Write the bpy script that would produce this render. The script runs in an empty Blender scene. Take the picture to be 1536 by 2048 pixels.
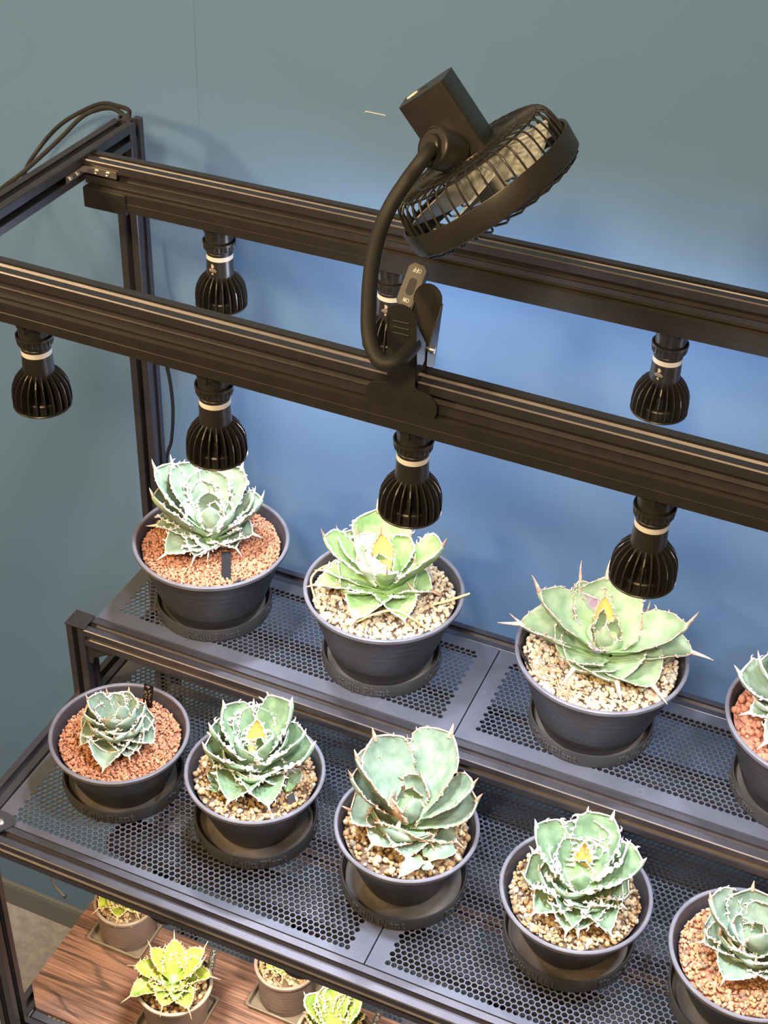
import bpy, math, random
from mathutils import Vector, Matrix
import numpy as np

SC = bpy.context.scene
COL = SC.collection
PI = math.pi
H = 1.748            # eye height; heights below are floor-up metres


def R(d):
    return math.radians(d)


# ------------------------------------------------------------------ camera
cd = bpy.data.cameras.new('camera')
cam = bpy.data.objects.new('camera', cd)
COL.objects.link(cam)
cd.sensor_fit = 'HORIZONTAL'
cd.sensor_width = 36.0
cd.lens = 36.0 * 2870 / 1536
cd.clip_start = 0.02
right = Vector((0.9174, 0.3963, 0.0355)).normalized()
fwd = Vector((-0.2969, 0.7413, -0.6020)).normalized()
right = (right - fwd * right.dot(fwd)).normalized()
up = right.cross(fwd)
rot = Matrix((right, up, -fwd)).transposed()
cam.matrix_world = Matrix.Translation((0, 0, H)) @ rot.to_4x4()
SC.camera = cam

# ------------------------------------------------------------------ world, ambient, exposure
w = bpy.data.worlds.new('world')
SC.world = w
w.use_nodes = True
w.node_tree.nodes['Background'].inputs[0].default_value = (1.0, 0.74, 0.46, 1)
w.node_tree.nodes['Background'].inputs[1].default_value = 0.18


def area(name, loc, target, size, power, color, spread=PI):
    ld = bpy.data.lights.new(name, 'AREA')
    ld.shape = 'DISK'
    ld.size = size
    ld.energy = power
    ld.color = color
    ld.spread = spread
    o = bpy.data.objects.new(name, ld)
    COL.objects.link(o)
    o.location = loc
    d = Vector(target) - Vector(loc)
    o.rotation_euler = d.to_track_quat('-Z', 'Y').to_euler()
    return o


WARM = (1.0, 0.71, 0.37)
# ceiling downlights of the room, then a fill lamp added for the lower left wall
area('warm_room_light', (-0.05, -0.95, 2.85), (-0.35, 1.0, 1.75), 0.35, 10.5, WARM, R(75))
area('warm_room_light', (-2.3, -1.4, 2.70), (-0.10, 1.0, 1.3), 0.30, 9.5, WARM, R(75))
area('warm_room_light', (-1.9, -0.2, 2.85), (-1.15, 1.0, 1.0), 0.35, 8.5, WARM, R(70))  # added fill lamp, brightens the lower left wall
SC.view_settings.view_transform = 'Standard'
SC.view_settings.look = 'None'
SC.view_settings.exposure = 0.0
SC.view_settings.gamma = 1.0
SC.view_settings.use_curve_mapping = False

random.seed(5)
rnd = random.Random(11)


# ------------------------------------------------------------------ materials
def mat(name, color=(0.5, 0.5, 0.5), rough=0.5, metal=0.0, spec=0.5, color2=None, nscale=40,
        bump=0.0, bscale=200, emit=None, estr=0, detail=4, lo=0.35, hi=0.65, coat=0.0, bdist=0.0005):
    m = bpy.data.materials.new(name)
    m.use_nodes = True
    nt = m.node_tree
    b = nt.nodes['Principled BSDF']
    b.inputs['Base Color'].default_value = (*color, 1)
    b.inputs['Roughness'].default_value = rough
    b.inputs['Metallic'].default_value = metal
    b.inputs['Specular IOR Level'].default_value = spec
    if coat:
        b.inputs['Coat Weight'].default_value = coat
        b.inputs['Coat Roughness'].default_value = 0.25
    tc = nt.nodes.new('ShaderNodeTexCoord')
    if color2 is not None:
        n = nt.nodes.new('ShaderNodeTexNoise')
        n.inputs['Scale'].default_value = nscale
        n.inputs['Detail'].default_value = detail
        nt.links.new(tc.outputs['Object'], n.inputs['Vector'])
        r = nt.nodes.new('ShaderNodeValToRGB')
        r.color_ramp.elements[0].color = (*color, 1)
        r.color_ramp.elements[1].color = (*color2, 1)
        r.color_ramp.elements[0].position = lo
        r.color_ramp.elements[1].position = hi
        nt.links.new(n.outputs['Fac'], r.inputs['Fac'])
        nt.links.new(r.outputs['Color'], b.inputs['Base Color'])
    if bump:
        n2 = nt.nodes.new('ShaderNodeTexNoise')
        n2.inputs['Scale'].default_value = bscale
        n2.inputs['Detail'].default_value = 3
        nt.links.new(tc.outputs['Object'], n2.inputs['Vector'])
        bp = nt.nodes.new('ShaderNodeBump')
        bp.inputs['Strength'].default_value = bump
        bp.inputs['Distance'].default_value = bdist
        nt.links.new(n2.outputs['Fac'], bp.inputs['Height'])
        nt.links.new(bp.outputs['Normal'], b.inputs['Normal'])
    if emit:
        b.inputs['Emission Color'].default_value = (*emit, 1)
        b.inputs['Emission Strength'].default_value = estr
    return m


def pebble_mat(name, stops, rough=0.8):
    m = bpy.data.materials.new(name)
    m.use_nodes = True
    nt = m.node_tree
    b = nt.nodes['Principled BSDF']
    b.inputs['Roughness'].default_value = rough
    g = nt.nodes.new('ShaderNodeNewGeometry')
    r = nt.nodes.new('ShaderNodeValToRGB')
    el = r.color_ramp.elements
    el[0].position = 0.0
    el[0].color = (*stops[0], 1)
    el[1].position = 1.0
    el[1].color = (*stops[-1], 1)
    for i in range(1, len(stops) - 1):
        e = el.new(i / (len(stops) - 1))
        e.color = (*stops[i], 1)
    nt.links.new(g.outputs['Random Per Island'], r.inputs['Fac'])
    nt.links.new(r.outputs['Color'], b.inputs['Base Color'])
    return m


def leaf_mat(name, dark, light, edge, rough=0.5):
    """waxy succulent leaf: mottled bloom, faint lengthwise streaks, a paler base (leaf-object Z = 0 side)"""
    m = bpy.data.materials.new(name)
    m.use_nodes = True
    nt = m.node_tree
    L = nt.links.new
    b = nt.nodes['Principled BSDF']
    b.inputs['Roughness'].default_value = rough
    b.inputs['Specular IOR Level'].default_value = 0.35
    uv = nt.nodes.new('ShaderNodeUVMap')
    sx = nt.nodes.new('ShaderNodeSeparateXYZ')
    L(uv.outputs['UV'], sx.inputs['Vector'])
    tc = nt.nodes.new('ShaderNodeTexCoord')
    n = nt.nodes.new('ShaderNodeTexNoise')
    n.inputs['Scale'].default_value = 90
    n.inputs['Detail'].default_value = 5
    L(tc.outputs['Object'], n.inputs['Vector'])
    r = nt.nodes.new('ShaderNodeValToRGB')
    r.color_ramp.elements[0].position = 0.36
    r.color_ramp.elements[0].color = (*dark, 1)
    r.color_ramp.elements[1].position = 0.66
    r.color_ramp.elements[1].color = (*light, 1)
    L(n.outputs['Fac'], r.inputs['Fac'])
    mp = nt.nodes.new('ShaderNodeMapRange')
    mp.inputs['From Min'].default_value = 0.0
    mp.inputs['From Max'].default_value = 0.30
    mp.inputs['To Min'].default_value = 0.75
    mp.inputs['To Max'].default_value = 0.0
    L(sx.outputs['X'], mp.inputs['Value'])
    mx = nt.nodes.new('ShaderNodeMix')
    mx.data_type = 'RGBA'
    mx.inputs[7].default_value = (*edge, 1)
    L(mp.outputs['Result'], mx.inputs[0])
    L(r.outputs['Color'], mx.inputs[6])
    L(mx.outputs[2], b.inputs['Base Color'])
    # streaky bump
    mpg = nt.nodes.new('ShaderNodeMapping')
    mpg.inputs['Scale'].default_value = (3, 16, 1)
    L(uv.outputs['UV'], mpg.inputs['Vector'])
    n2 = nt.nodes.new('ShaderNodeTexNoise')
    n2.inputs['Scale'].default_value = 1.5
    n2.inputs['Detail'].default_value = 3
    L(mpg.outputs['Vector'], n2.inputs['Vector'])
    bp = nt.nodes.new('ShaderNodeBump')
    bp.inputs['Strength'].default_value = 0.35
    bp.inputs['Distance'].default_value = 0.0012
    L(n2.outputs['Fac'], bp.inputs['Height'])
    L(bp.outputs['Normal'], b.inputs['Normal'])
    return m


M = {}
M['alu'] = mat('black_anodised_aluminium', (0.120, 0.110, 0.117), 0.42, 0.85, 0.5, (0.138, 0.126, 0.134), 60)
M['panel'] = mat('black_coated_steel', (0.098, 0.100, 0.122), 0.42, 0.25, 0.5, (0.115, 0.117, 0.140), 30, 0.15, 900)
M['plastic'] = mat('black_plastic', (0.020, 0.0185, 0.0175), 0.40, 0, 0.5, (0.026, 0.024, 0.022), 80)
M['lamp'] = mat('black_lamp_aluminium', (0.027, 0.025, 0.023), 0.36, 0.15, 0.5, (0.033, 0.030, 0.028), 80)
M['matte_black'] = mat('matte_black_label', (0.010, 0.010, 0.010), 0.7, 0, 0.15)
M['letter'] = mat('raised_saucer_lettering', (0.052, 0.050, 0.049), 0.4, 0, 0.5)  # paler than the saucer: glints on the letter edges put into the colour
M['rubber'] = mat('black_rubber', (0.018, 0.0175, 0.017), 0.6, 0, 0.4)
M['grey_plastic'] = mat('dark_grey_plastic', (0.060, 0.060, 0.056), 0.5)
M['steel'] = mat('bright_steel', (0.62, 0.56, 0.50), 0.28, 0.9)
M['white_band'] = mat('white_plastic_band', (0.80, 0.76, 0.70), 0.5)
M['print'] = mat('pale_print', (0.66, 0.60, 0.50), 0.6)
M['white_print'] = mat('white_print', (0.80, 0.80, 0.78), 0.6)
M['pot'] = mat('dark_grey_pot_plastic', (0.032, 0.031, 0.035), 0.40, 0, 0.5, (0.042, 0.040, 0.045), 25, 0.1, 300)
M['rim'] = mat('lit_pot_rim', (0.115, 0.108, 0.122), 0.45, 0, 0.5, (0.155, 0.148, 0.165), 45)  # paler than the pot wall: lamp light on the rim painted into its colour
M['brown_rim'] = mat('pale_brown_pot_rim', (0.26, 0.20, 0.165), 0.45, 0, 0.5, (0.34, 0.27, 0.22), 45)
M['saucer'] = mat('dark_printed_saucer', (0.030, 0.029, 0.029), 0.45, 0, 0.45, (0.040, 0.039, 0.038), 30)
M['dust'] = mat('dusty_saucer_bottom', (0.06, 0.055, 0.052), 0.8, 0, 0.3, (0.16, 0.14, 0.125), 22)
M['brown_pot'] = mat('brown_pot_plastic', (0.16, 0.115, 0.10), 0.45, 0, 0.5, (0.19, 0.14, 0.12), 30)
M['tan_plastic'] = mat('dusty_tan_tray_plastic', (0.19, 0.155, 0.115), 0.6, 0, 0.4, (0.26, 0.21, 0.155), 40)
M['wall'] = mat('blue_teal_wallpaper', (0.118, 0.218, 0.395), 0.85, 0, 0.2, (0.124, 0.226, 0.405), 3, 0.22, 420)
M['floor'] = mat('grey_carpet', (0.30, 0.31, 0.35), 0.95, 0, 0.1, (0.40, 0.41, 0.46), 60, 0.5, 120, bdist=0.004)
M['base'] = mat('taupe_vinyl_skirting', (0.150, 0.165, 0.190), 0.6, 0, 0.3)
M['lens'] = mat('lit_lens', (0.9, 0.9, 0.9), 0.3, 0, 0.5, emit=(1.0, 0.97, 0.95), estr=9)
M['blade'] = mat('translucent_white_blade', (0.46, 0.48, 0.46), 0.25, 0, 0.5)
M['margin'] = mat('cream_horn', (0.66, 0.57, 0.45), 0.55, 0, 0.4, (0.76, 0.70, 0.60), 300)
M['margin_white'] = mat('white_horn', (0.70, 0.65, 0.56), 0.55, 0, 0.4, (0.80, 0.77, 0.71), 300)
M['margin_tan'] = mat('tan_horn', (0.44, 0.24, 0.14), 0.55, 0, 0.4, (0.72, 0.58, 0.43), 260)
M['margin_pink'] = mat('brown_pink_horn', (0.46, 0.26, 0.18), 0.5, 0, 0.4, (0.80, 0.62, 0.48), 260)
M['margin_gold'] = mat('golden_horn', (0.62, 0.44, 0.19), 0.5, 0, 0.4, (0.72, 0.60, 0.36), 260)
M['spine'] = mat('terminal_spine', (0.40, 0.20, 0.12), 0.5, 0, 0.4, (0.66, 0.45, 0.32), 200)
M['stalk'] = mat('dry_yellow_stalk', (0.62, 0.42, 0.14), 0.6, 0, 0.3, (0.72, 0.60, 0.28), 90)
M['dry'] = mat('dry_leaf_litter', (0.42, 0.24, 0.13), 0.8, 0, 0.2, (0.60, 0.40, 0.24), 120)
M['redgrit'] = pebble_mat('red_clay_grit', [(0.374, 0.135, 0.060), (0.475, 0.195, 0.098), (0.533, 0.256, 0.136), (0.432, 0.175, 0.087), (0.576, 0.337, 0.196)])
M['redlump'] = pebble_mat('red_clay_lumps', [(0.360, 0.128, 0.065), (0.450, 0.170, 0.086), (0.495, 0.212, 0.115)])
M['tangrit'] = pebble_mat('tan_pumice_mix', [(0.518, 0.394, 0.225), (0.418, 0.244, 0.090), (0.576, 0.448, 0.269), (0.324, 0.163, 0.068), (0.504, 0.312, 0.124),
                                             (0.158, 0.122, 0.084), (0.590, 0.503, 0.348), (0.446, 0.326, 0.191)])
M['palegrit'] = pebble_mat('pale_pumice_mix', [(0.654, 0.533, 0.344), (0.533, 0.371, 0.193), (0.722, 0.613, 0.427), (0.430, 0.258, 0.124), (0.688, 0.549, 0.316), (0.344, 0.274, 0.206), (0.740, 0.645, 0.495)])
M['mixgrit'] = pebble_mat('rust_and_tan_grit', [(0.465, 0.189, 0.084), (0.525, 0.308, 0.123), (0.555, 0.266, 0.140), (0.210, 0.140, 0.090), (0.495, 0.231, 0.112), (0.600, 0.420, 0.247)])
M['soil'] = mat('dark_substrate', (0.10, 0.065, 0.045), 0.95, 0, 0.1, (0.22, 0.14, 0.09), 300)
M['redsoil'] = mat('red_substrate', (0.32, 0.13, 0.08), 0.95, 0, 0.1, (0.45, 0.20, 0.12), 300)

LEAF = {
    'blue': leaf_mat('blue_green_leaf', (0.165, 0.235, 0.160), (0.285, 0.360, 0.255), (0.33, 0.47, 0.22)),
    'blue_dark': leaf_mat('deep_green_leaf', (0.125, 0.205, 0.109), (0.244, 0.345, 0.189), (0.312, 0.470, 0.168)),
    'grey': leaf_mat('grey_green_leaf', (0.187, 0.260, 0.168), (0.312, 0.385, 0.260), (0.374, 0.500, 0.235)),
    'fresh': leaf_mat('fresh_green_leaf', (0.208, 0.340, 0.109), (0.374, 0.490, 0.210), (0.416, 0.580, 0.202)),
    'pale': leaf_mat('pale_glaucous_leaf', (0.208, 0.296, 0.144), (0.333, 0.400, 0.227), (0.366, 0.496, 0.193)),
    'yellow': leaf_mat('yellow_green_leaf', (0.21, 0.30, 0.035), (0.42, 0.46, 0.07), (0.12, 0.24, 0.03), 0.4),
    'lime': leaf_mat('lime_variegated_leaf', (0.12, 0.21, 0.035), (0.28, 0.35, 0.08), (0.34, 0.38, 0.10), 0.4),
    'bleached': leaf_mat('bleached_heart_leaf', (0.50, 0.52, 0.44), (0.72, 0.72, 0.66), (0.36, 0.52, 0.22)),
    'orange': leaf_mat('orange_new_leaf', (0.70, 0.40, 0.10), (0.86, 0.60, 0.14), (0.50, 0.60, 0.20), 0.45),
    'purple': leaf_mat('purple_tinged_leaf', (0.30, 0.20, 0.27), (0.44, 0.40, 0.40), (0.40, 0.55, 0.30), 0.45),
    'brown': leaf_mat('brown_papery_leaf', (0.52, 0.30, 0.18), (0.80, 0.62, 0.45), (0.45, 0.55, 0.25), 0.6),
}


# ------------------------------------------------------------------ mesh accumulator
class MB:
    def __init__(s):
        s.v = []
        s.f = []
        s.uv = None

    def add(s, vs, fs):
        b = len(s.v)
        s.v.extend([tuple(p) for p in vs])
        s.f.extend([tuple(i + b for i in f) for f in fs])
        return b

    def box(s, x0, x1, y0, y1, z0, z1, mtx=None):
        vs = [Vector((x, y, z)) for z in (z0, z1) for y in (y0, y1) for x in (x0, x1)]
        if mtx:
            vs = [mtx @ p for p in vs]
        s.add(vs, [(0, 2, 3, 1), (4, 5, 7, 6), (0, 1, 5, 4), (2, 6, 7, 3), (0, 4, 6, 2), (1, 3, 7, 5)])

    def prism(s, poly, a, b, frame, cap=True):
        """extrude 2-D poly from a to b along frame = (X axis, Y axis, Z axis, origin)"""
        X, Y, Z, O = frame
        n = len(poly)
        vs = [O + X * p[0] + Y * p[1] + Z * t for t in (a, b) for p in poly]
        fs = [(i, (i + 1) % n, n + (i + 1) % n, n + i) for i in range(n)]
        if cap:
            fs += [tuple(range(n))[::-1], tuple(range(n, 2 * n))]
        s.add(vs, fs)

    def tube(s, pts, rad, n=8, caps=True, ell=None):
        pts = [Vector(p) for p in pts]
        if not hasattr(rad, '__len__'):
            rad = [rad] * len(pts)
        t0 = (pts[1] - pts[0]).normalized()
        u = t0.orthogonal().normalized()
        rings = []
        for i, p in enumerate(pts):
            t = (pts[min(i + 1, len(pts) - 1)] - pts[max(i - 1, 0)])
            if t.length < 1e-9:
                t = t0
            t = t.normalized()
            u = (u - t * u.dot(t))
            if u.length < 1e-6:
                u = t.orthogonal()
            u = u.normalized()
            w_ = t.cross(u)
            rings.append([p + (u * math.cos(2 * PI * k / n) + w_ * math.sin(2 * PI * k / n)) * rad[i] for k in range(n)])
        vs = [q for r_ in rings for q in r_]
        fs = []
        for i in range(len(pts) - 1):
            for k in range(n):
                a = i * n + k
                b = i * n + (k + 1) % n
                fs.append((a, b, b + n, a + n))
        if caps:
            fs.append(tuple(range(n))[::-1])
            fs.append(tuple(range((len(pts) - 1) * n, len(pts) * n)))
        s.add(vs, fs)

    def lathe(s, prof, n=48, closed=False, frame=None):
        """prof = [(r, z)] spun about Z"""
        vs = []
        for (r, z) in prof:
            for k in range(n):
                a = 2 * PI * k / n
                p = Vector((r * math.cos(a), r * math.sin(a), z))
                if frame:
                    p = frame @ p
                vs.append(p)
        fs = []
        m = len(prof)
        for i in range(m if closed else m - 1):
            j = (i + 1) % m
            for k in range(n):
                k2 = (k + 1) % n
                fs.append((i * n + k, i * n + k2, j * n + k2, j * n + k))
        if not closed:
            if prof[0][0] > 1e-6:
                fs.append(tuple(range(n))[::-1])
            if prof[-1][0] > 1e-6:
                fs.append(tuple(range((m - 1) * n, m * n)))
        s.add(vs, fs)

    def build(s, name, material, parent=None, smooth=True, angle=35):
        me = bpy.data.meshes.new(name)
        me.from_pydata(s.v, [], s.f)
        me.materials.append(material)
        if s.uv is not None:
            ul = me.uv_layers.new(name='UVMap')
            li = np.empty(len(me.loops), dtype=np.int32)
            me.loops.foreach_get('vertex_index', li)
            ul.data.foreach_set('uv', np.asarray(s.uv, dtype=np.float32)[li].ravel())
        if smooth:
            me.polygons.foreach_set('use_smooth', [True] * len(me.polygons))
            try:
                me.set_sharp_from_angle(angle=R(angle))
            except Exception:
                pass
        me.update()
        o = bpy.data.objects.new(name, me)
        COL.objects.link(o)
        if parent:
            o.parent = parent
        return o


def tag(o, label=None, cat=None, group=None, kind=None):
    if label:
        o['label'] = label
    if cat:
        o['category'] = cat
    if group:
        o['group'] = group
    if kind:
        o['kind'] = kind
    return o


def empty(name, loc=(0, 0, 0), label=None, cat=None, group=None, rz=0):
    o = bpy.data.objects.new(name, None)
    o.empty_display_size = 0.01
    COL.objects.link(o)
    o.location = loc
    o.rotation_euler = (0, 0, rz)
    return tag(o, label, cat, group)


def copy_obj(o, parent=None):
    c = o.copy()
    COL.objects.link(c)
    if parent is not None:
        c.parent = parent
    return c


def copy_tree(o, parent=None):
    c = copy_obj(o, parent)
    for ch in list(o.children):
        copy_tree(ch, c)
    return c


def smooth_path(pts, k=6):
    """Catmull-Rom through pts"""
    P = [Vector(p) for p in pts]
    P = [P[0] * 2 - P[1]] + P + [P[-1] * 2 - P[-2]]
    out = []
    for i in range(1, len(P) - 2):
        for j in range(k):
            t = j / k
            a, b, c, d = P[i - 1], P[i], P[i + 1], P[i + 2]
            out.append(0.5 * ((2 * b) + (c - a) * t + (2 * a - 5 * b + 4 * c - d) * t * t + (3 * b - a - 3 * c + d) * t ** 3))
    out.append(P[-2])
    return out


# ------------------------------------------------------------------ setting
YW = 1.040
b = MB()
b.box(-3.0, 2.6, YW, YW + 0.1, 0.0, 3.0)
wall = tag(b.build('wall_back', M['wall'], smooth=False), 'matte blue-green wallpapered wall behind the rack', kind='structure')
b = MB()
b.box(-3.0, 2.6, -2.2, YW + 0.1, -0.05, 0.0)
tag(b.build('floor', M['floor'], smooth=False), 'grey textured carpet floor', kind='structure')
b = MB()
prof = [(0, 0), (-0.006, 0), (-0.006, 0.040), (-0.0045, 0.046), (-0.002, 0.048), (0, 0.048)]
b.prism([(p[0], p[1]) for p in prof], -3.0, 2.6, (Vector((0, 1, 0)), Vector((0, 0, 1)), Vector((1, 0, 0)), Vector((0, YW, 0))))
tag(b.build('baseboard_back', M['base'], smooth=False), 'taupe vinyl skirting along the foot of the wall', kind='structure')
# wallpaper joints: a hairline fold standing proud of the wall at two seams
for sx in (-0.606, 0.034):
    b = MB()
    b.prism([(-0.0035, 0), (0, -0.0004), (0.0012, -0.0001), (0.0012, 0.0)], 0.05, 3.0,
            (Vector((1, 0, 0)), Vector((0, 1, 0)), Vector((0, 0, 1)), Vector((sx, YW, 0))))
    o = b.build('trim_1' if sx < -0.3 else 'trim_2', M['wall'], smooth=False)
    tag(o, 'hairline vertical wallpaper joint', kind='structure')
b = MB()
b.tube([(-0.4489, YW - 0.0002, 1.3020), (-0.4480, YW - 0.0002, 1.3032), (-0.4306, YW - 0.0002, 1.3030)], 0.00035, 4)
tag(b.build('scuff_mark', M['white_print'], wall), 'short white scuff on the wall')

# ------------------------------------------------------------------ rack
rack = empty('plant_rack', (-0.633, 0.645, 0), 'black slotted-aluminium tiered plant rack with perforated steel shelves', 'rack')
RO = Vector(rack.location)


def rel(o):
    """keep world coordinates of a mesh built in world space under an offset parent"""
    o.location = -RO
    return o


def slot_profile(w=0.02):
    """20 x 20 T-slot section, centred"""
    h = w / 2
    a, d, e, g = 0.0031, 0.0016, 0.0052, 0.0058
    q = [(h, a), (h - d, a), (h - d, e), (h - g, a * 0.8)]
    pts = []
    for k in range(4):
        c, s_ = [(1, 0), (0, 1), (-1, 0), (0, -1)][k]

        def r(p):
            return (p[0] * c - p[1] * s_, p[0] * s_ + p[1] * c)
        seq = [(h, -h + 0.0008), (h, -a), (h - d, -a), (h - d, -e), (h - g, -a * 0.8), (h - g, a * 0.8), (h - d, e), (h - d, a), (h, a), (h, h - 0.0008), (h - 0.0008, h)]
        pts += [r(p) for p in seq]
    return pts


SLOT = slot_profile()
AX = {'X': (Vector((0, 1, 0)), Vector((0, 0, 1)), Vector((1, 0, 0))),
      'Y': (Vector((0, 0, 1)), Vector((1, 0, 0)), Vector((0, 1, 0))),
      'Z': (Vector((1, 0, 0)), Vector((0, 1, 0)), Vector((0, 0, 1)))}


def rail(axis, a, b_, c1, c2, name='rail', label=None):
    """axis rail from a to b_, centre at the other two coordinates"""
    X, Y, Z = AX[axis]
    O = {'X': Vector((0, c1, c2)), 'Y': Vector((c1, 0, c2)), 'Z': Vector((c1, c2, 0))}[axis]
    m = MB()
    m.prism(SLOT, a, b_, (X, Y, Z, O))
    o = rel(m.build(name, M['alu'], rack, smooth=False))
    if label:
        o['label'] = label
    return o


XL, XR = -0.633, 0.4655


def dz_front(x):
    return 0.0030 * (-0.04 - x) / 0.525


def dz_rear(x):
    return 0.0045 * (x + 0.34) / 0.52


def shear(o, f):
    for v in o.data.vertices:
        v.co.z += f(v.co.x)
    return o

TOP = H - 0.462
UP = H - 0.899       # upper shelf surface
LO = H - 0.990       # lower shelf surface
T3 = H - 1.2885       # third tier surface
YB = 0.970
# posts
for x in (XL, XR):
    rail('Z', 0.0, TOP, x, YB, 'post')
    rail('Z', 0.0, LO, x, 0.645, 'post')
    rail('Z', LO, UP - 0.001, x, 0.828, 'post')
    rail('Y', 0.655, 0.960, x, LO - 0.010)
    rail('Y', 0.655, 0.960, x, T3 - 0.010)
    rail('Y', 0.40, 0.960, x, TOP - 0.010)
    m = MB()
    m.box(x - 0.0104, x + 0.0104, 0.8176, 0.8384, UP - 0.001, UP + 0.0012)
    o = rel(m.build('post_cap', M['plastic'], rack, smooth=False))
    md = o.modifiers.new('b', 'BEVEL'); md.width = 0.0006; md.segments = 2
    rail('Z', 0.0, TOP - 0.02, x, 0.41, 'post')
rail('Y', 0.838, 0.960, XR, UP - 0.010)
XA, XB = -0.623, 0.4555
shear(rail('X', XA, XB, 0.707, TOP - 0.010), dz_front)          # front top
shear(rail('X', XA, XB, 0.900, TOP - 0.010), dz_rear)          # rear top
rail('X', XA, XB, 0.828, UP - 0.011)
rail('X', XA, XB, 0.970, UP - 0.010)
rail('X', XA, XB, 0.645, LO - 0.010)
rail('X', XA, XB, 0.970, LO - 0.010)
rail('X', XA, XB, 0.645, T3 - 0.010)
rail('X', XA, XB, 0.970, T3 - 0.010)
rail('X', XA, XB, 0.828, LO - 0.1100)
for x in (-0.2625, 0.0965):
    rail('Y', 0.655, 0.960, x, LO - 0.0125)
    rail('Y', 0.655, 0.960, x, T3 - 0.0125)
    rail('Y', 0.838, 0.960, x, UP - 0.0125)


# lighting tracks under the top rails
def track(y, z, x0=XA, x1=XB, endcap=True):
    m = MB()
    hw = 0.0155
    P = [(-hw, 0), (-hw, -0.0075), (-hw - 0.0004, -0.0078), (-hw - 0.0004, -0.0150), (-hw + 0.001, -0.0158), (-0.006, -0.0158), (-0.006, -0.008),
         (0.006, -0.008), (0.006, -0.0158), (hw - 0.001, -0.0158), (hw + 0.0004, -0.0150), (hw + 0.0004, -0.0078), (hw, -0.0075), (hw, 0)]
    m.prism(P[::-1], x0 + 0.002, x1 - 0.002, (Vector((0, 1, 0)), Vector((0, 0, 1)), Vector((1, 0, 0)), Vector((0, y, z))))
    o = rel(m.build('lighting_track', M['lamp'], rack, smooth=False))
    if endcap:
        m = MB()
        m.box(x0 + 0.001, x0 + 0.040, y - 0.0168, y + 0.0168, z - 0.0175, z - 0.0003)
        e = m.build('track_feed', M['plastic'], o, smooth=False)
        md = e.modifiers.new('b', 'BEVEL'); md.width = 0.0008; md.segments = 2
    return o


for tr_, f_ in ((track(0.707, TOP - 0.020), dz_front), (track(0.900, TOP - 0.020), dz_rear)):
    shear(tr_, f_)
    shear(tr_.children[0], f_)
track(0.707, LO - 0.020, -0.530)


# corner brackets (bright steel, in the slots)
def slot_bracket(x, y, z, sx=1):
    m = MB()
    m.box(x, x + 0.030 * sx if sx > 0 else x, y - 0.0012, y - 0.0002, z - 0.0028, z + 0.0028)
    m.box(x + 0.0002, x + 0.0012, y - 0.026, y, z - 0.0028, z + 0.0028)
    o = rel(m.build('bracket', M['steel'], rack, smooth=False))
    o['label'] = 'small bright steel angle bracket in the rail slots'
    for k in (0.012, 0.022):
        for (c, ax) in (((x + k, y - 0.0016, z), 'y'), ((x + 0.0016, y - k + 0.001, z), 'x')):
            m = MB()
            fr = Matrix.Translation(c) @ (Matrix.Rotation(PI / 2, 4, 'X') if ax == 'y' else Matrix.Rotation(PI / 2, 4, 'Y'))
            m.lathe([(0.0019, -0.0006), (0.0019, 0.0004), (0.0013, 0.0007), (0.0008, 0.0002), (0.0001, 0.0002)], 10, frame=fr)
            m.build('screw', M['steel'], o)


slot_bracket(-0.623, 0.8895, TOP - 0.010)
slot_bracket(-0.623, 0.6965, TOP - 0.010)
# gusset plate under the upper front rail
m = MB()
m.prism([(0, 0), (0.026, 0), (0.026, -0.004), (0.021, -0.005), (0.014, -0.010), (0.006, -0.014), (0.005, -0.022), (0, -0.022)][::-1], 0, 0.003,
        (Vector((1, 0, 0)), Vector((0, 0, 1)), Vector((0, 1, 0)), Vector((-0.623, 0.820, UP - 0.021))))
g = rel(m.build('gusset', M['lamp'], rack, smooth=False))
# end plate with round screw at the front left corner of the lower shelf
m = MB()
m.prism([(-0.643, 0.640), (-0.6085, 0.640), (-0.5985, 0.6565), (-0.6005, 0.6615), (-0.610, 0.6650), (-0.643, 0.6650)], LO, LO + 0.0016,
        (Vector((1, 0, 0)), Vector((0, 1, 0)), Vector((0, 0, 1)), Vector((0, 0, 0))))
cp = rel(m.build('corner_plate', M['alu'], rack, smooth=False))
for (x, y) in ((-0.6120, 0.6530), (-0.631, 0.6530)):
    m = MB()
    m.lathe([(0.0042, LO + 0.0016), (0.0042, LO + 0.0026), (0.0030, LO + 0.0036), (0.0014, LO + 0.0038), (0.0012, LO + 0.0028), (0.0001, LO + 0.0028)], 16,
            frame=Matrix.Translation((x, y, 0)))
    m.build('screw', M['steel'], cp)


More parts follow.
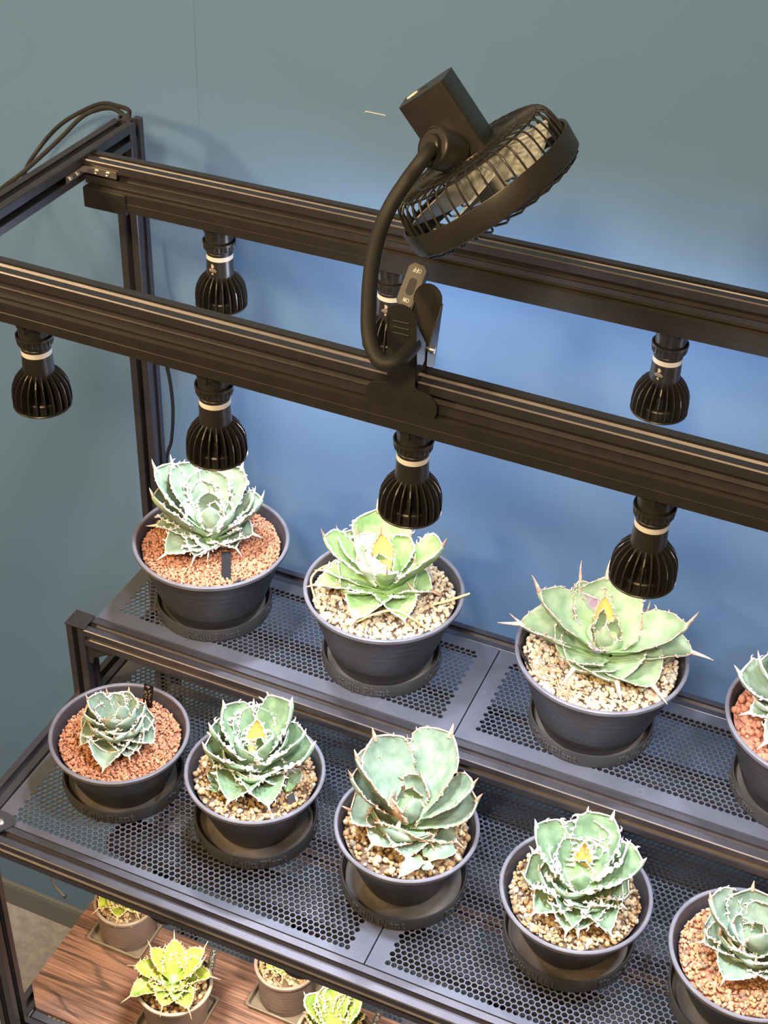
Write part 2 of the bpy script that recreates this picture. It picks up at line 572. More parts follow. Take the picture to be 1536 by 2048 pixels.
# perforated panels
def panel_mesh(name, x0, x1, y0, y1, hx, hy, nx, ny, th=0.0011, a=0.00548):
    row = a * math.sqrt(3) / 2
    Ro = a / math.sqrt(3)
    Ri = (a - 0.0010) / math.sqrt(3)
    ang = [R(30 + 60 * k) for k in range(6)]
    V = []
    F = []
    cells = []
    solid = []
    for j in range(-1, ny + 1):
        off = a / 2 if j % 2 else 0
        n = nx - 1 if j % 2 else nx
        for i in range(-1, n + 1):
            c = (hx + off + i * a, hy + j * row)
            if 0 <= j < ny and 0 <= i < n:
                cells.append(c)
            else:
                solid.append(c)
    for c in cells:
        bidx = len(V)
        for (r_, z) in ((Ro, 0), (Ri, 0), (Ri, -th), (Ro, -th)):
            for t in ang:
                V.append((c[0] + r_ * math.cos(t), c[1] + r_ * math.sin(t), z))
        for lev in range(3):
            for k in range(6):
                k2 = (k + 1) % 6
                F.append((bidx + lev * 6 + k, bidx + lev * 6 + k2, bidx + (lev + 1) * 6 + k2, bidx + (lev + 1) * 6 + k))
    for c in solid:
        for z, fl in ((-0.00002, False), (-th + 0.00002, True)):
            bidx = len(V)
            for t in ang:
                V.append((c[0] + Ro * math.cos(t), c[1] + Ro * math.sin(t), z))
            f = tuple(range(bidx, bidx + 6))
            F.append(f[::-1] if fl else f)
    # frame with folded lips
    ix0, ix1 = hx - a * 0.75, hx + (nx - 1) * a + a * 0.75
    iy0, iy1 = hy - row * 0.9, hy + (ny - 1) * row + row * 0.9
    for z, fl in ((0, False), (-th, True)):
        bidx = len(V)
        V += [(x0, y0, z), (x1, y0, z), (x1, y1, z), (x0, y1, z), (ix0, iy0, z), (ix1, iy0, z), (ix1, iy1, z), (ix0, iy1, z)]
        for q in ((0, 1, 5, 4), (1, 2, 6, 5), (2, 3, 7, 6), (3, 0, 4, 7)):
            f = tuple(bidx + k for k in q)
            F.append(f[::-1] if fl else f)
    bidx = len(V)
    V += [(x, y, z) for (x, y) in ((x0, y0), (x1, y0), (x1, y1), (x0, y1)) for z in (0, -0.009)]
    for k in range(4):
        k2 = (k + 1) % 4
        F.append((bidx + 2 * k, bidx + 2 * k + 1, bidx + 2 * k2 + 1, bidx + 2 * k2))
    me = bpy.data.meshes.new(name)
    me.from_pydata(V, [], F)
    me.materials.append(M['panel'])
    return me


PW = 0.3578
up_me = panel_mesh('shelf_panel', 0, PW, 0.8384, 0.9600, 0.0165, 0.8555, 60, 20)
lo_me = panel_mesh('shelf_panel', 0, PW, 0.6554, 0.9600, 0.0165, 0.6643, 60, 60)
for me, z in ((up_me, UP + 0.0002), (lo_me, LO + 0.0002), (lo_me, T3 + 0.0002), (up_me, LO - 0.0995)):
    for x in (-0.6207, -0.2617, 0.0973):
        o = bpy.data.objects.new('shelf_panel', me)
        COL.objects.link(o)
        o.parent = rack
        o.location = Vector((x, 0, z)) - RO
#water marks: dried rings left on the shelf coating
m = MB()
for (x, y, r_) in ((-0.5135, 0.8475, 0.0016), (-0.4905, 0.8462, 0.0013), (-0.2745, 0.9340, 0.0022), (-0.2560, 0.9000, 0.0011), (-0.2560, 0.8530, 0.0014), (-0.0975, 0.8450, 0.0030), (-0.3350, 0.8475, 0.0012), (-0.3480, 0.8490, 0.0014)):
    m.lathe([(r_, 0), (r_ + 0.0002, 0.00008), (r_ + 0.0004, 0)], 14, closed=True, frame=Matrix.Translation((x, y, UP + 0.0003)))
for (x, y, r_) in ((-0.2770, 0.6640, 0.0019), (-0.2590, 0.6700, 0.0010)):
    m.lathe([(r_, 0), (r_ + 0.0002, 0.00008), (r_ + 0.0004, 0)], 14, closed=True, frame=Matrix.Translation((x, y, LO + 0.0003)))
o = rel(m.build('water_ring', M['rim'], rack))
o['kind'] = 'stuff'

# wooden board on the third tier
bd = MB()
ZB = H - 1.284
bd.prism([(-0.6405, 0.6862), (-0.6205, 0.6640), (0.090, 0.6640), (0.090, 0.8010), (-0.6405, 0.8010)], T3 + 0.0004, ZB,
         (Vector((1, 0, 0)), Vector((0, 1, 0)), Vector((0, 0, 1)), Vector((0, 0, 0))))
wm = bpy.data.materials.new('walnut_laminate')
wm.use_nodes = True
nt = wm.node_tree
tcn = nt.nodes.new('ShaderNodeTexCoord')


def wood_noise(scale, detail, dist=0.0):
    mp_ = nt.nodes.new('ShaderNodeMapping')
    mp_.inputs['Scale'].default_value = scale
    mp_.inputs['Rotation'].default_value = (0, 0, R(-4))
    n_ = nt.nodes.new('ShaderNodeTexNoise')
    n_.inputs['Scale'].default_value = 1.0
    n_.inputs['Detail'].default_value = detail
    n_.inputs['Distortion'].default_value = dist
    nt.links.new(tcn.outputs['Object'], mp_.inputs['Vector'])
    nt.links.new(mp_.outputs['Vector'], n_.inputs['Vector'])
    return n_


def ramp(src, stops):
    r_ = nt.nodes.new('ShaderNodeValToRGB')
    e = r_.color_ramp.elements
    e[0].position, e[0].color = stops[0][0], (*stops[0][1], 1)
    e[1].position, e[1].color = stops[-1][0], (*stops[-1][1], 1)
    for p_, c_ in stops[1:-1]:
        k_ = e.new(p_)
        k_.color = (*c_, 1)
    nt.links.new(src.outputs['Fac'], r_.inputs['Fac'])
    return r_


r1 = ramp(wood_noise((18, 420, 18), 3), [(0.36, (0.150, 0.080, 0.058)), (0.60, (0.370, 0.205, 0.150))])
r2 = ramp(wood_noise((4, 34, 4), 2), [(0.30, (0.70, 0.70, 0.70)), (0.70, (1.15, 1.12, 1.10))])
r3 = ramp(wood_noise((5, 26, 5), 1, 0.3), [(0.470, (1, 1, 1)), (0.490, (0.55, 0.58, 0.58)), (0.505, (0.50, 0.54, 0.54)), (0.525, (1, 1, 1))])
m1 = nt.nodes.new('ShaderNodeMix')
m2 = nt.nodes.new('ShaderNodeMix')
for m_ in (m1, m2):
    m_.data_type = 'RGBA'
    m_.blend_type = 'MULTIPLY'
    m_.inputs[0].default_value = 1.0
nt.links.new(r1.outputs['Color'], m1.inputs[6])
nt.links.new(r2.outputs['Color'], m1.inputs[7])
nt.links.new(m1.outputs[2], m2.inputs[6])
nt.links.new(r3.outputs['Color'], m2.inputs[7])
nt.links.new(m2.outputs[2], nt.nodes['Principled BSDF'].inputs['Base Color'])
nt.nodes['Principled BSDF'].inputs['Roughness'].default_value = 0.5
o = bd.build('wooden_board', wm, smooth=False)
tag(o, 'brown wood-grain board with a clipped corner, on the lowest visible tier', 'board')

# ------------------------------------------------------------------ cords
for nm, lab, pts, r_ in (
    ('power_cord', 'black cord arching highest out of the rear post top', [(-0.634, 0.970, 1.262), (-0.634, 0.975, 1.285), (-0.640, 0.985, 1.2870), (-0.6604, 1.0, 1.2816), (-0.6821, 1.01, 1.2764), (-0.7068, 1.015, 1.2633), (-0.7320, 1.015, 1.2457), (-0.7532, 1.012, 1.2229), (-0.7560, 0.99, 1.2080), (-0.735, 0.95, 1.2020), (-0.700, 0.90, 1.2250), (-0.670, 0.85, 1.2560), (-0.655, 0.78, 1.2660), (-0.652, 0.60, 1.2665), (-0.652, 0.42, 1.2665)], 0.0019),
    ('power_cord', 'black cord running from the rear post down over the left side rail', [(-0.632, 0.967, 1.262), (-0.634, 0.972, 1.282), (-0.6449, 0.985, 1.2815), (-0.6671, 1.0, 1.2786), (-0.6903, 1.008, 1.269), (-0.7000, 1.0, 1.2630), (-0.7126, 0.99, 1.2484), (-0.7285, 0.98, 1.2316), (-0.7444, 0.97, 1.2159), (-0.7544, 0.96, 1.207), (-0.7640, 0.93, 1.197), (-0.765, 0.86, 1.195), (-0.730, 0.78, 1.215), (-0.690, 0.66, 1.245), (-0.662, 0.52, 1.262), (-0.660, 0.42, 1.264)], 0.0021),
    ('power_cord', 'black cord bowing out beside the rear post against the blue wall', [(-0.668, 1.010, 1.16), (-0.662, 1.015, 1.11), (-0.6490, 1.015, 1.0709), (-0.6413, 1.015, 1.0395), (-0.6353, 1.015, 1.0074), (-0.6340, 1.015, 0.9731), (-0.6380, 1.015, 0.9364), (-0.6456, 1.015, 0.904), (-0.648, 1.016, 0.80), (-0.648, 1.016, 0.012)], 0.0018),
):
    m = MB()
    m.tube(smooth_path(pts, 8), r_, 8)
    tag(m.build(nm, M['rubber']), lab, 'cord')
# short tube end with a pale clip hanging below the lower front rail
hk = empty('hanging_tube', (-0.5674, 0.655, 0.712), 'thin grey-brown tube end hanging below the lower front rail', 'tube')
m = MB()
m.tube(smooth_path([(0, 0, 0.020), (0, 0, 0.0), (-0.0005, 0.002, -0.010), (0.0012, 0.003, -0.0215), (0.0050, 0.004, -0.0280), (0.0095, 0.004, -0.0325)], 5), 0.0011, 8)
m.build('tube', M['tan_plastic'], hk)
m = MB()
m.lathe([(0.0016, -0.0009), (0.0018, 0.0009)], 8, frame=Matrix.Translation((0.0095, 0.004, -0.0325)))
m.build('tube_cap', M['rubber'], hk)
m = MB()
m.prism([(-0.012, 0.014), (0.009, 0.014), (0.009, 0.002), (0.004, -0.004), (-0.001, -0.002), (-0.006, 0.001)][::-1], 0.004, 0.006,
        (Vector((1, 0, 0)), Vector((0, 0, 1)), Vector((0, 1, 0)), Vector((0, 0, 0))))
m.build('clip', M['tan_plastic'], hk, smooth=False)

# ------------------------------------------------------------------ grow lamps
ZT = TOP - 0.020 - 0.0158     # underside of the track


def star_print(parent, rad, ang, zc):
    """small star emblem with three short curved lines of tiny marks beneath, on the lamp neck"""
    m = MB()

    def P(u, v, lift=0.00012):
        a = ang + u / rad
        return Vector(((rad + lift) * math.cos(a), (rad + lift) * math.sin(a), zc + v))

    def poly(pts):
        vs = [P(u, v) for u, v in pts]
        m.add(vs, [tuple(range(len(vs)))])
    # leaping star figure
    s = 0.00125
    pts = []
    for k in range(10):
        a = PI / 2 + k * PI / 5
        rr_ = s * (1.25 if k % 2 == 0 else 0.5)
        pts.append((rr_ * math.cos(a), 0.0032 + rr_ * math.sin(a)))
    poly(pts)
    poly([(0.0000, 0.0030), (0.0010, 0.0032), (0.0017, 0.0028), (0.0018, 0.0022), (0.0014, 0.0026), (0.0009, 0.0027)])
    poly([(-0.0004, 0.0028), (0.0006, 0.0026), (0.0017, 0.0018), (0.0016, 0.0014), (0.0006, 0.0018), (0.0008, 0.0006), (0.0003, 0.0004), (0.0000, 0.0012), (-0.0009, 0.0005), (-0.0010, 0.0009)])
    rr2 = random.Random(3)
    for (v, w_, t) in ((-0.0004, 0.0044, 0.0005), (-0.0014, 0.0072, 0.0005), (-0.0024, 0.0064, 0.0004)):
        u = -w_ / 2
        while u < w_ / 2:
            l = rr2.uniform(0.0003, 0.0006)
            poly([(u, v), (u + l, v), (u + l, v + t), (u, v + t)])
            u += l + 0.00012
    ring = [(0.0009 * math.cos(k * PI / 6), -0.0042 + 0.0009 * math.sin(k * PI / 6)) for k in range(12)]
    ring2 = [(0.0006 * math.cos(k * PI / 6), -0.0042 + 0.0006 * math.sin(k * PI / 6)) for k in range(12)]
    for k in range(12):
        poly([ring[k], ring[(k + 1) % 12], ring2[(k + 1) % 12], ring2[k]])
    poly([(-0.0003, -0.0047), (0.0001, -0.0047), (0.0001, -0.0037), (-0.0003, -0.0037)])
    return m.build('emblem', M['print'], parent, smooth=False)


def make_lamp(x, y, zt, label, print_ang=None, lit=1.0, spread=150, wide=0.3, warm=False, lens_on=True, rz=0.0, sink=0.0):
    if zt == ZT:
        zt += (dz_front if y < 0.8 else dz_rear)(x)
    L = empty('grow_lamp', (x, y, zt), label, 'lamp', 'grow lamps plugged into the lighting tracks')
    d = sink                                      # extra drop
    m = MB()
    m.lathe([(0.0001, 0.0), (0.0122, 0.0), (0.0122, -0.0045), (0.0112, -0.0050), (0.0112, -0.0170), (0.0001, -0.0170)], 40)
    m.box(0.0020, 0.0124, 0.0040, 0.0130, -0.0075, 0.0)
    m.box(-0.0016, 0.0016, -0.0130, -0.0108, -0.0065, 0.0)
    m.build('track_adapter', M['lamp'], L)
    # knurled lock ring
    m = MB()
    n = 96
    vs = []
    prof = [(0.0122, -0.0128, 0), (0.0132, -0.0128, 0), (0.0132, -0.0146, 0), (0.0129, -0.0149, 1), (0.0127, -0.0188, 1), (0.0122, -0.0196, 0), (0.0112, -0.0196, 0)]
    for (r_, z, kn) in prof:
        for k in range(n):
            rr_ = r_ - (0.0007 if kn and (k % 4) < 2 else 0)
            vs.append((rr_ * math.cos(2 * PI * k / n), rr_ * math.sin(2 * PI * k / n), z))
    fs = []
    for i in range(len(prof) - 1):
        for k in range(n):
            k2 = (k + 1) % n
            fs.append((i * n + k, i * n + k2, (i + 1) * n + k2, (i + 1) * n + k))
    m.add(vs, fs)
    m.build('lock_ring', M['plastic'], L, angle=30)
    m = MB()
    m.lathe([(0.0112, -0.0185), (0.0112, -0.0205), (0.0104, -0.0210), (0.0104, -0.0216), (0.0107, -0.0220), (0.0106, -0.0240), (0.0100, -0.0242)], 40)
    m.build('collar', M['plastic'], L)
    m = MB()
    m.lathe([(0.0100, -0.0240), (0.01065, -0.0240), (0.01065, -0.0278), (0.0100, -0.0278)], 40)
    m.build('white_band', M['white_band'], L)
    nk = MB()
    nk.lathe([(0.0106, -0.0278), (0.0107, -0.0300), (0.0110, -0.0400), (0.0113, -0.0430), (0.0106, -0.0465), (0.0085, -0.0505), (0.0075, -0.0560), (0.0095, -0.0570), (0.0095, -0.0620),
              (0.0150, -0.0630), (0.0158, -0.0640), (0.0158, -0.0700), (0.0001, -0.0702)], 40)
    neck = nk.build('heat_sink_core', M['lamp'], L)
    if print_ang is not None:
        star_print(neck, 0.01095, print_ang, -0.0340)
    # radial fins
    fin = None
    prf = [(0.0108, -0.0412), (0.0146, -0.0442), (0.0175, -0.0480), (0.0195, -0.0522), (0.0206, -0.0570), (0.0211, -0.0622), (0.0210, -0.0662), (0.0197, -0.0694),
           (0.0150, -0.0698), (0.0140, -0.0640), (0.0090, -0.0620), (0.0074, -0.0560), (0.0080, -0.0510), (0.0100, -0.0455)]
    nf = 22
    for k in range(nf):
        if fin is None:
            m = MB()
            m.prism(prf, -0.00045, 0.00045, (Vector((1, 0, 0)), Vector((0, 0, 1)), Vector((0, -1, 0)), Vector((0, 0, 0))))
            fin = m.build('fin', M['lamp'], L, smooth=False)
            f = fin
        else:
            f = copy_obj(fin, L)
        f.rotation_euler = (0, 0, 2 * PI * k / nf + rz)
    m = MB()
    m.lathe([(0.0160, -0.0686), (0.0206, -0.0686), (0.0211, -0.0692), (0.0209, -0.0699), (0.0186, -0.0706), (0.0166, -0.0702)], 48)
    m.build('rim_ring', M['lamp'], L)
    m = MB()
    m.lathe([(0.0001, -0.0745), (0.0060, -0.0742), (0.0120, -0.0732), (0.0172, -0.0714)], 40)
    m.build('lens', M['lens'] if lens_on else M['white_band'], L)
    if lens_on:
        ld = bpy.data.lights.new('lamp_glow', 'AREA')
        ld.shape = 'DISK'
        ld.size = 0.030
        ld.energy = lit
        ld.spread = R(spread)
        ld.color = (1.0, 0.90, 0.74) if warm else (0.87, 0.955, 1.14)
        lo_ = bpy.data.objects.new('lamp_glow', ld)
        COL.objects.link(lo_)
        lo_.parent = L
        lo_.location = (0, 0, -0.0755)
        pd_ = bpy.data.lights.new('lamp_glow', 'POINT')
        pd_.energy = wide
        pd_.shadow_soft_size = 0.006
        pd_.color = ld.color
        po_ = bpy.data.objects.new('lamp_glow', pd_)
        COL.objects.link(po_)
        po_.parent = L
        po_.location = (0, 0, -0.0790)
    return L


make_lamp(-0.5495, 0.707, ZT, 'finned black grow lamp at far left, hanging alone in front of the bare wall', lens_on=False)
make_lamp(-0.4085, 0.707, ZT, 'finned black grow lamp in front, seen just above the left rear agave', R(-160), 0.68, 110, 0.12, rz=0.1)
make_lamp(-0.2650, 0.707, ZT, 'finned black grow lamp directly below the fan clamp', None, 0.68, 110, 0.12, rz=0.2)
make_lamp(-0.1077, 0.707, ZT, 'finned black grow lamp in front of the large pale agave at right', None, 0.68, 110, 0.12)
make_lamp(0.0400, 0.707, ZT, 'finned black grow lamp beyond the right picture edge on the front track', None, 0.68, 110, 0.12)
make_lamp(-0.5100, 0.900, ZT, 'finned black grow lamp on the rear track, leftmost of the rear row', R(-95), 0.46, 100, 0.14, rz=0.15)
make_lamp(-0.3625, 0.900, ZT, 'finned black grow lamp on the rear track, half hidden behind the gooseneck', R(-88), 0.22, 120, 0.85, rz=0.05)
make_lamp(-0.1475, 0.900, ZT, 'finned black grow lamp on the rear track at right', R(-105), 0.14, 120, 0.58)
make_lamp(0.0350, 0.900, ZT, 'finned black grow lamp beyond the right picture edge on the rear track', None, 0.22, 110, 0.30)
ZT2 = LO - 0.020 - 0.0158
for x, lab in ((-0.478, 'finned grow lamp below the lower shelf, leftmost through the mesh'), (-0.341, 'finned grow lamp below the lower shelf, under the second pot'),
               (-0.158, 'finned grow lamp below the lower shelf, under the fourth pot')):
    make_lamp(x, 0.707, ZT2, lab, None, 0.34, 150, 0.14, warm=True)


# ------------------------------------------------------------------ clip fan
def unit(v):
    return Vector(v).normalized()


fan = empty('clip_fan', (-0.266, 0.695, TOP), 'black clip-on fan on a bent gooseneck clamped to the front top rail', 'fan')
FO = Vector(fan.location)
FC = Vector((-0.2640, 0.8000, 1.3780))
az_ = unit((0.627, 0.0663, -0.7762))
ax_ = unit((0.6602, 0.4836, 0.5746))
ax_ = (ax_ - az_ * ax_.dot(az_)).normalized()
ay_ = az_.cross(ax_)
FM = Matrix.Translation(FC - FO) @ Matrix((ax_, ay_, az_)).transposed().to_4x4()
RF = 0.0610
m = MB()
m.lathe([(RF, 0), (RF + 0.0003, 0.0006), (RF - 0.0005, 0.0150), (RF - 0.0017, 0.0160), (RF - 0.0024, 0.0150), (RF - 0.0018, 0.0004)], 96, closed=True, frame=FM)
m.build('guard_ring', M['plastic'], fan)
# rear cage ribs
rb = MB()
pp = smooth_path([(RF - 0.0035, 0, 0.010), (RF - 0.0040, 0, -0.002), (RF - 0.0060, 0, -0.0125), (RF - 0.0105, 0, -0.0170), (RF - 0.022, 0, -0.0180), (0.024, 0, -0.0180), (0.016, 0, -0.0180)], 3)
rb.tube([(p[0], p[1], p[2]) for p in pp], 0.00075, 6)
rib0 = rb.build('guard_rib', M['plastic'], fan)
rib0.matrix_local = FM
nrib = 44
for k in range(1, nrib):
    c = copy_obj(rib0, fan)
    c.matrix_local = FM @ Matrix.Rotation(2 * PI * k / nrib, 4, 'Z')
for (r_, z) in ((RF - 0.0115, -0.0170), (RF - 0.024, -0.0180), (0.026, -0.0180)):
    m = MB()
    m.lathe([(r_ - 0.0009, z + 0.0006), (r_ + 0.0009, z + 0.0006), (r_ + 0.0009, z - 0.0006), (r_ - 0.0009, z - 0.0006)], 72, closed=True, frame=FM)
    m.build('guard_hoop', M['plastic'], fan)
m = MB()
m.lathe([(0.0001, -0.0190), (0.0210, -0.0190), (0.0215, -0.0172), (0.0210, -0.0160), (0.0001, -0.0160)], 48, frame=FM)
m.build('motor_cover', M['plastic'], fan)
# front grille: spiral ribs beyond the ring
rb = MB()
rb.tube([(RF - 0.0030, 0, 0.0120), (RF - 0.0036, 0.0010, 0.0180), (RF - 0.0070, 0.003, 0.0196), (RF - 0.022, 0.010, 0.0205), (0.018, 0.010, 0.0210)], 0.0008, 6)
fr0 = rb.build('front_rib', M['plastic'], fan)
fr0.matrix_local = FM
for k in range(1, 32):
    c = copy_obj(fr0, fan)
    c.matrix_local = FM @ Matrix.Rotation(2 * PI * k / 32, 4, 'Z')
m = MB()
m.lathe([(0.0001, 0.0200), (0.0200, 0.0200), (0.0205, 0.0215), (0.0190, 0.0225), (0.0001, 0.0228)], 40, frame=FM)
m.build('front_cap', M['plastic'], fan)
# blades
m = MB()
m.lathe([(0.0001, -0.0130), (0.0125, -0.0130), (0.0140, -0.0110), (0.0140, 0.0100), (0.0001, 0.0110)], 40, frame=FM)
m.build('hub', M['blade'], fan)
bm_ = MB()
nu, nv = 8, 4
vs = []
for i in range(nu + 1):
    r_ = 0.013 + (0.052 - 0.013) * i / nu
    half = R(17 + 9 * i / nu)
    for j in range(nv + 1):
        t = -1 + 2 * j / nv
        a = t * half + R(6) * i / nu
        z = t * (0.0085 - 0.002 * i / nu) - 0.002
        vs.append((r_ * math.cos(a), r_ * math.sin(a), z))
n1 = len(vs)
vs += [(x, y, z + 0.0009) for (x, y, z) in vs]
fs = []
for i in range(nu):
    for j in range(nv):
        a = i * (nv + 1) + j
        q = (a, a + 1, a + nv + 2, a + nv + 1)
        fs.append(q[::-1])
        fs.append(tuple(n1 + t for t in q))
edge = [j for j in range(nv + 1)] + [i * (nv + 1) + nv for i in range(1, nu + 1)] + [nu * (nv + 1) + j for j in range(nv - 1, -1, -1)] + [i * (nv + 1) for i in range(nu - 1, 0, -1)]
for k in range(len(edge)):
    a, b2 = edge[k], edge[(k + 1) % len(edge)]
    fs.append((a, b2, b2 + n1, a + n1))
bm_.add(vs, fs)
bl0 = bm_.build('blade', M['blade'], fan)
for k in range(5):
    c = bl0 if k == 0 else copy_obj(bl0, fan)
    c.matrix_local = FM @ Matrix.Rotation(2 * PI * k / 5 + 0.5, 4, 'Z')
# motor and battery housing: rounded slab standing off the back of the cage
m = MB()
hw, hd = 0.0172, 0.0140
q = []
for (cx, cy, a0) in ((hw - 0.003, hd - 0.003, 0), (-hw + 0.004, hd - 0.004, 90), (-hw + 0.003, -hd + 0.003, 180), (hw - 0.002, -hd + 0.002, 270)):
    for t in (0, 30, 60, 90):
        rr_ = 0.003
        q.append((cx + rr_ * math.cos(R(a0 + t)), cy + rr_ * math.sin(R(a0 + t))))
HX = (Matrix.Rotation(R(18), 4, 'Z'))
HMx = FM @ HX
X3, Y3, Z3 = [HMx.to_3x3() @ Vector(v) for v in ((1, 0, 0), (0, 1, 0), (0, 0, 1))]
m.prism(q, -0.0655, -0.0165, (X3, Y3, Z3, FM.translation.copy()))
hs = m.build('motor_housing', M['plastic'], fan, angle=20)
m = MB()
m.lathe([(0.0001, -0.0662), (0.0030, -0.0662), (0.0032, -0.0653)], 16, frame=FM @ Matrix.Translation(HX @ Vector((-0.0095, -0.0045, 0))) @ Matrix.Diagonal((1.3, 0.7, 1, 1)))
m.build('power_button', M['white_band'], hs)
for k, (u, v_, a) in enumerate(((-0.006, 0.004, 0), (0.002, 0.005, 0), (0.0095, 0.005, 0), (-0.0005, -0.003, 0))):
    m = MB()
    m.box(u - 0.0022, u + 0.0022, v_ - 0.0006, v_ + 0.0006, -0.0659, -0.0650, HMx)
    m.build('indicator', M['grey_plastic'] if k != 3 else M['rubber'], hs, smooth=False)
# pivot
PV = Vector((-0.2885, 0.7720, 1.4040)) - FO
pd = unit((-0.42, -0.72, 0.36))
pm = Matrix.Translation(PV) @ pd.to_track_quat('Z', 'Y').to_matrix().to_4x4()
m = MB()
m.lathe([(0.0001, -0.0190), (0.0130, -0.0190), (0.0130, -0.0010), (0.0124, 0.0), (0.0112, 0.0006), (0.0110, 0.0), (0.0001, 0.0)], 40, frame=pm)
m.build('pivot', M['plastic'], fan)
m = MB()
m.lathe([(0.0080, 0.0), (0.0074, 0.0030), (0.0064, 0.0038), (0.0001, 0.0038)], 32, frame=pm)
m.build('pivot_boss', M['plastic'], fan)
GN = [(-0.2870, 0.7680, 1.4050), (-0.2882, 0.7620, 1.4030), (-0.2910, 0.7570, 1.3975), (-0.2967, 0.754, 1.3876), (-0.3018, 0.745, 1.376), (-0.3040, 0.735, 1.365), (-0.3023, 0.720, 1.3538), (-0.2979, 0.705, 1.3435),
      (-0.2919, 0.690, 1.3332), (-0.2856, 0.677, 1.3246), (-0.2778, 0.668, 1.3178), (-0.2700, 0.6640, 1.3155), (-0.2635, 0.6680, 1.3165), (-0.2618, 0.6790, 1.3170), (-0.2618, 0.6900, 1.3170)]
m = MB()
sp = smooth_path(GN, 5)
m.tube([p - FO for p in sp], [0.0047 if i > 8 else 0.0042 + 0.0005 * i / 8 for i in range(len(sp))], 16)
m.build('gooseneck', M['rubber'], fan)


# clamp jaws: T-shaped pressed plates
def jaw(y_bot, y_top, th, name, flip):
    """outline in (x, z) about the clip centre line, leaning from y_bot to y_top"""
    pts = []

    def arc(cx, cz, r_, a0, a1, n=6):
        for k in range(n + 1):
            a = R(a0 + (a1 - a0) * k / n)
            pts.append((cx + r_ * math.cos(a), cz + r_ * math.sin(a)))
    fw = 0.0150 if not flip else 0.0045
    arc(-fw, -0.0175, 0.0085, 180, 270)
    arc(fw, -0.0175, 0.0085, 270, 360)
    if not flip:
        arc(fw, -0.0145, 0.0085, 0, 80)
    arc(0.0125, -0.0020, 0.0035, 260, 180)
    arc(0.0, 0.0450, 0.0092, 0, 180, 10)
    arc(-0.0125, -0.0020, 0.0035, 0, -80)
    if not flip:
        arc(-fw, -0.0145, 0.0085, 100, 180)
    cx, cz = (-0.2690, 1.2900) if not flip else (-0.2715, 1.2780)
    m = MB()
    n = len(pts)
    vs = []
    for dy in (0, th):
        for (u, z) in pts:
            t = (z + 0.026) / 0.080
            vs.append(Vector((cx + u, y_bot + (y_top - y_bot) * t + dy, cz + z)) - FO)
    fs = [tuple(range(n)), tuple(range(2 * n - 1, n - 1, -1))]
    fs += [(i, n + i, n + (i + 1) % n, (i + 1) % n) for i in range(n)]
    m.add(vs, fs)
    # side flanges
    for s_ in (-1, 1):
        y0a = y_bot + (y_top - y_bot) * 0.42
        y0b = y_bot + (y_top - y_bot) * 0.95
        d = 0.013 if not flip else -0.013
        x = cx + s_ * 0.0090
        v4 = [Vector((x, y0a + th, cz + 0.004)), Vector((x, y0a + d, cz + 0.010)), Vector((x, y0a + d, cz + 0.022)), Vector((x, y0b, cz + 0.044))]
        v4 = [p - FO for p in v4]
        m.add(v4 + [p + Vector((0.001, 0, 0)) for p in v4], [(0, 1, 2, 3), (7, 6, 5, 4), (0, 4, 5, 1), (1, 5, 6, 2), (2, 6, 7, 3), (3, 7, 4, 0)])
    o = m.build(name, M['plastic'], fan, angle=30)
    for k in range(3):
        mm = MB()
        z = 0.034 + 0.0042 * k
        t = (z + 0.026) / 0.080
        y = y_bot + (y_top - y_bot) * t - (0.0002 if not flip else -th - 0.0002)
        mm.tube([Vector((cx - 0.005, y, cz + z)) - FO, Vector((cx + 0.005, y, cz + z)) - FO], 0.0005, 6)
        mm.build('grip_ridge', M['plastic'], o)
    return o


jaw(0.6925, 0.6840, 0.0014, 'front_jaw', False)
jaw(0.7180, 0.7360, 0.0014, 'rear_jaw', True)
m = MB()
m.tube([Vector((-0.2820, 0.7090, 1.3040)) - FO, Vector((-0.2560, 0.7090, 1.3040)) - FO], 0.0014, 10)
m.tube([Vector((-0.2582, 0.7090, 1.3040)) - FO, Vector((-0.2556, 0.7090, 1.3040)) - FO], [0.0024, 0.0020], 12)
m.build('hinge_pin', M['steel'], fan)

# inline switch standing behind the clamp
sw = empty('inline_switch', (-0.2850, 0.7420, 1.3240), 'small dark grey in-line switch with upside-down ON and OFF lettering, above the fan clamp', 'switch')
sf = unit((0.12, -0.80, 0.58))
sxv = Vector((1, 0.0, 0.0))
sxv = (Vector((0.985, 0.05, -0.02)) - sf * Vector((0.985, 0.05, -0.02)).dot(sf)).normalized()
syv = sf.cross(sxv)
SM = Matrix((sxv, syv, sf)).transposed().to_4x4() @ Matrix.Rotation(R(-7), 4, 'Z')
m = MB()
hw2, hh = 0.0062, 0.0152
out = [(-hw2, -hh + 0.005), (-hw2 + 0.004, -hh), (hw2 - 0.004, -hh), (hw2, -hh + 0.005), (hw2, hh - 0.003), (hw2 - 0.003, hh), (-hw2 + 0.003, hh), (-hw2, hh - 0.003)]
X3, Y3, Z3 = [SM.to_3x3() @ Vector(v) for v in ((1, 0, 0), (0, 1, 0), (0, 0, 1))]
m.prism(out, -0.004, 0.004, (X3, Y3, Z3, Vector((0, 0, 0))))
so = m.build('switch_body', M['grey_plastic'], sw, smooth=False)
md = so.modifiers.new('b', 'BEVEL'); md.width = 0.0008; md.segments = 2
m = MB()
m.prism([(0.0024 * math.cos(a) , 0.0024 * math.sin(a) + (0.003 if math.sin(a) > 0 else -0.003)) for a in [2 * PI * k / 20 for k in range(20)]], 0.0041, 0.0046, (X3, Y3, Z3, Vector((0, 0, 0))))
m.build('rocker', M['rubber'], sw, smooth=False)
m = MB()
m.tube([SM @ Vector((0, -hh, 0)), SM @ Vector((0, -hh - 0.010, 0))], 0.0022, 4)
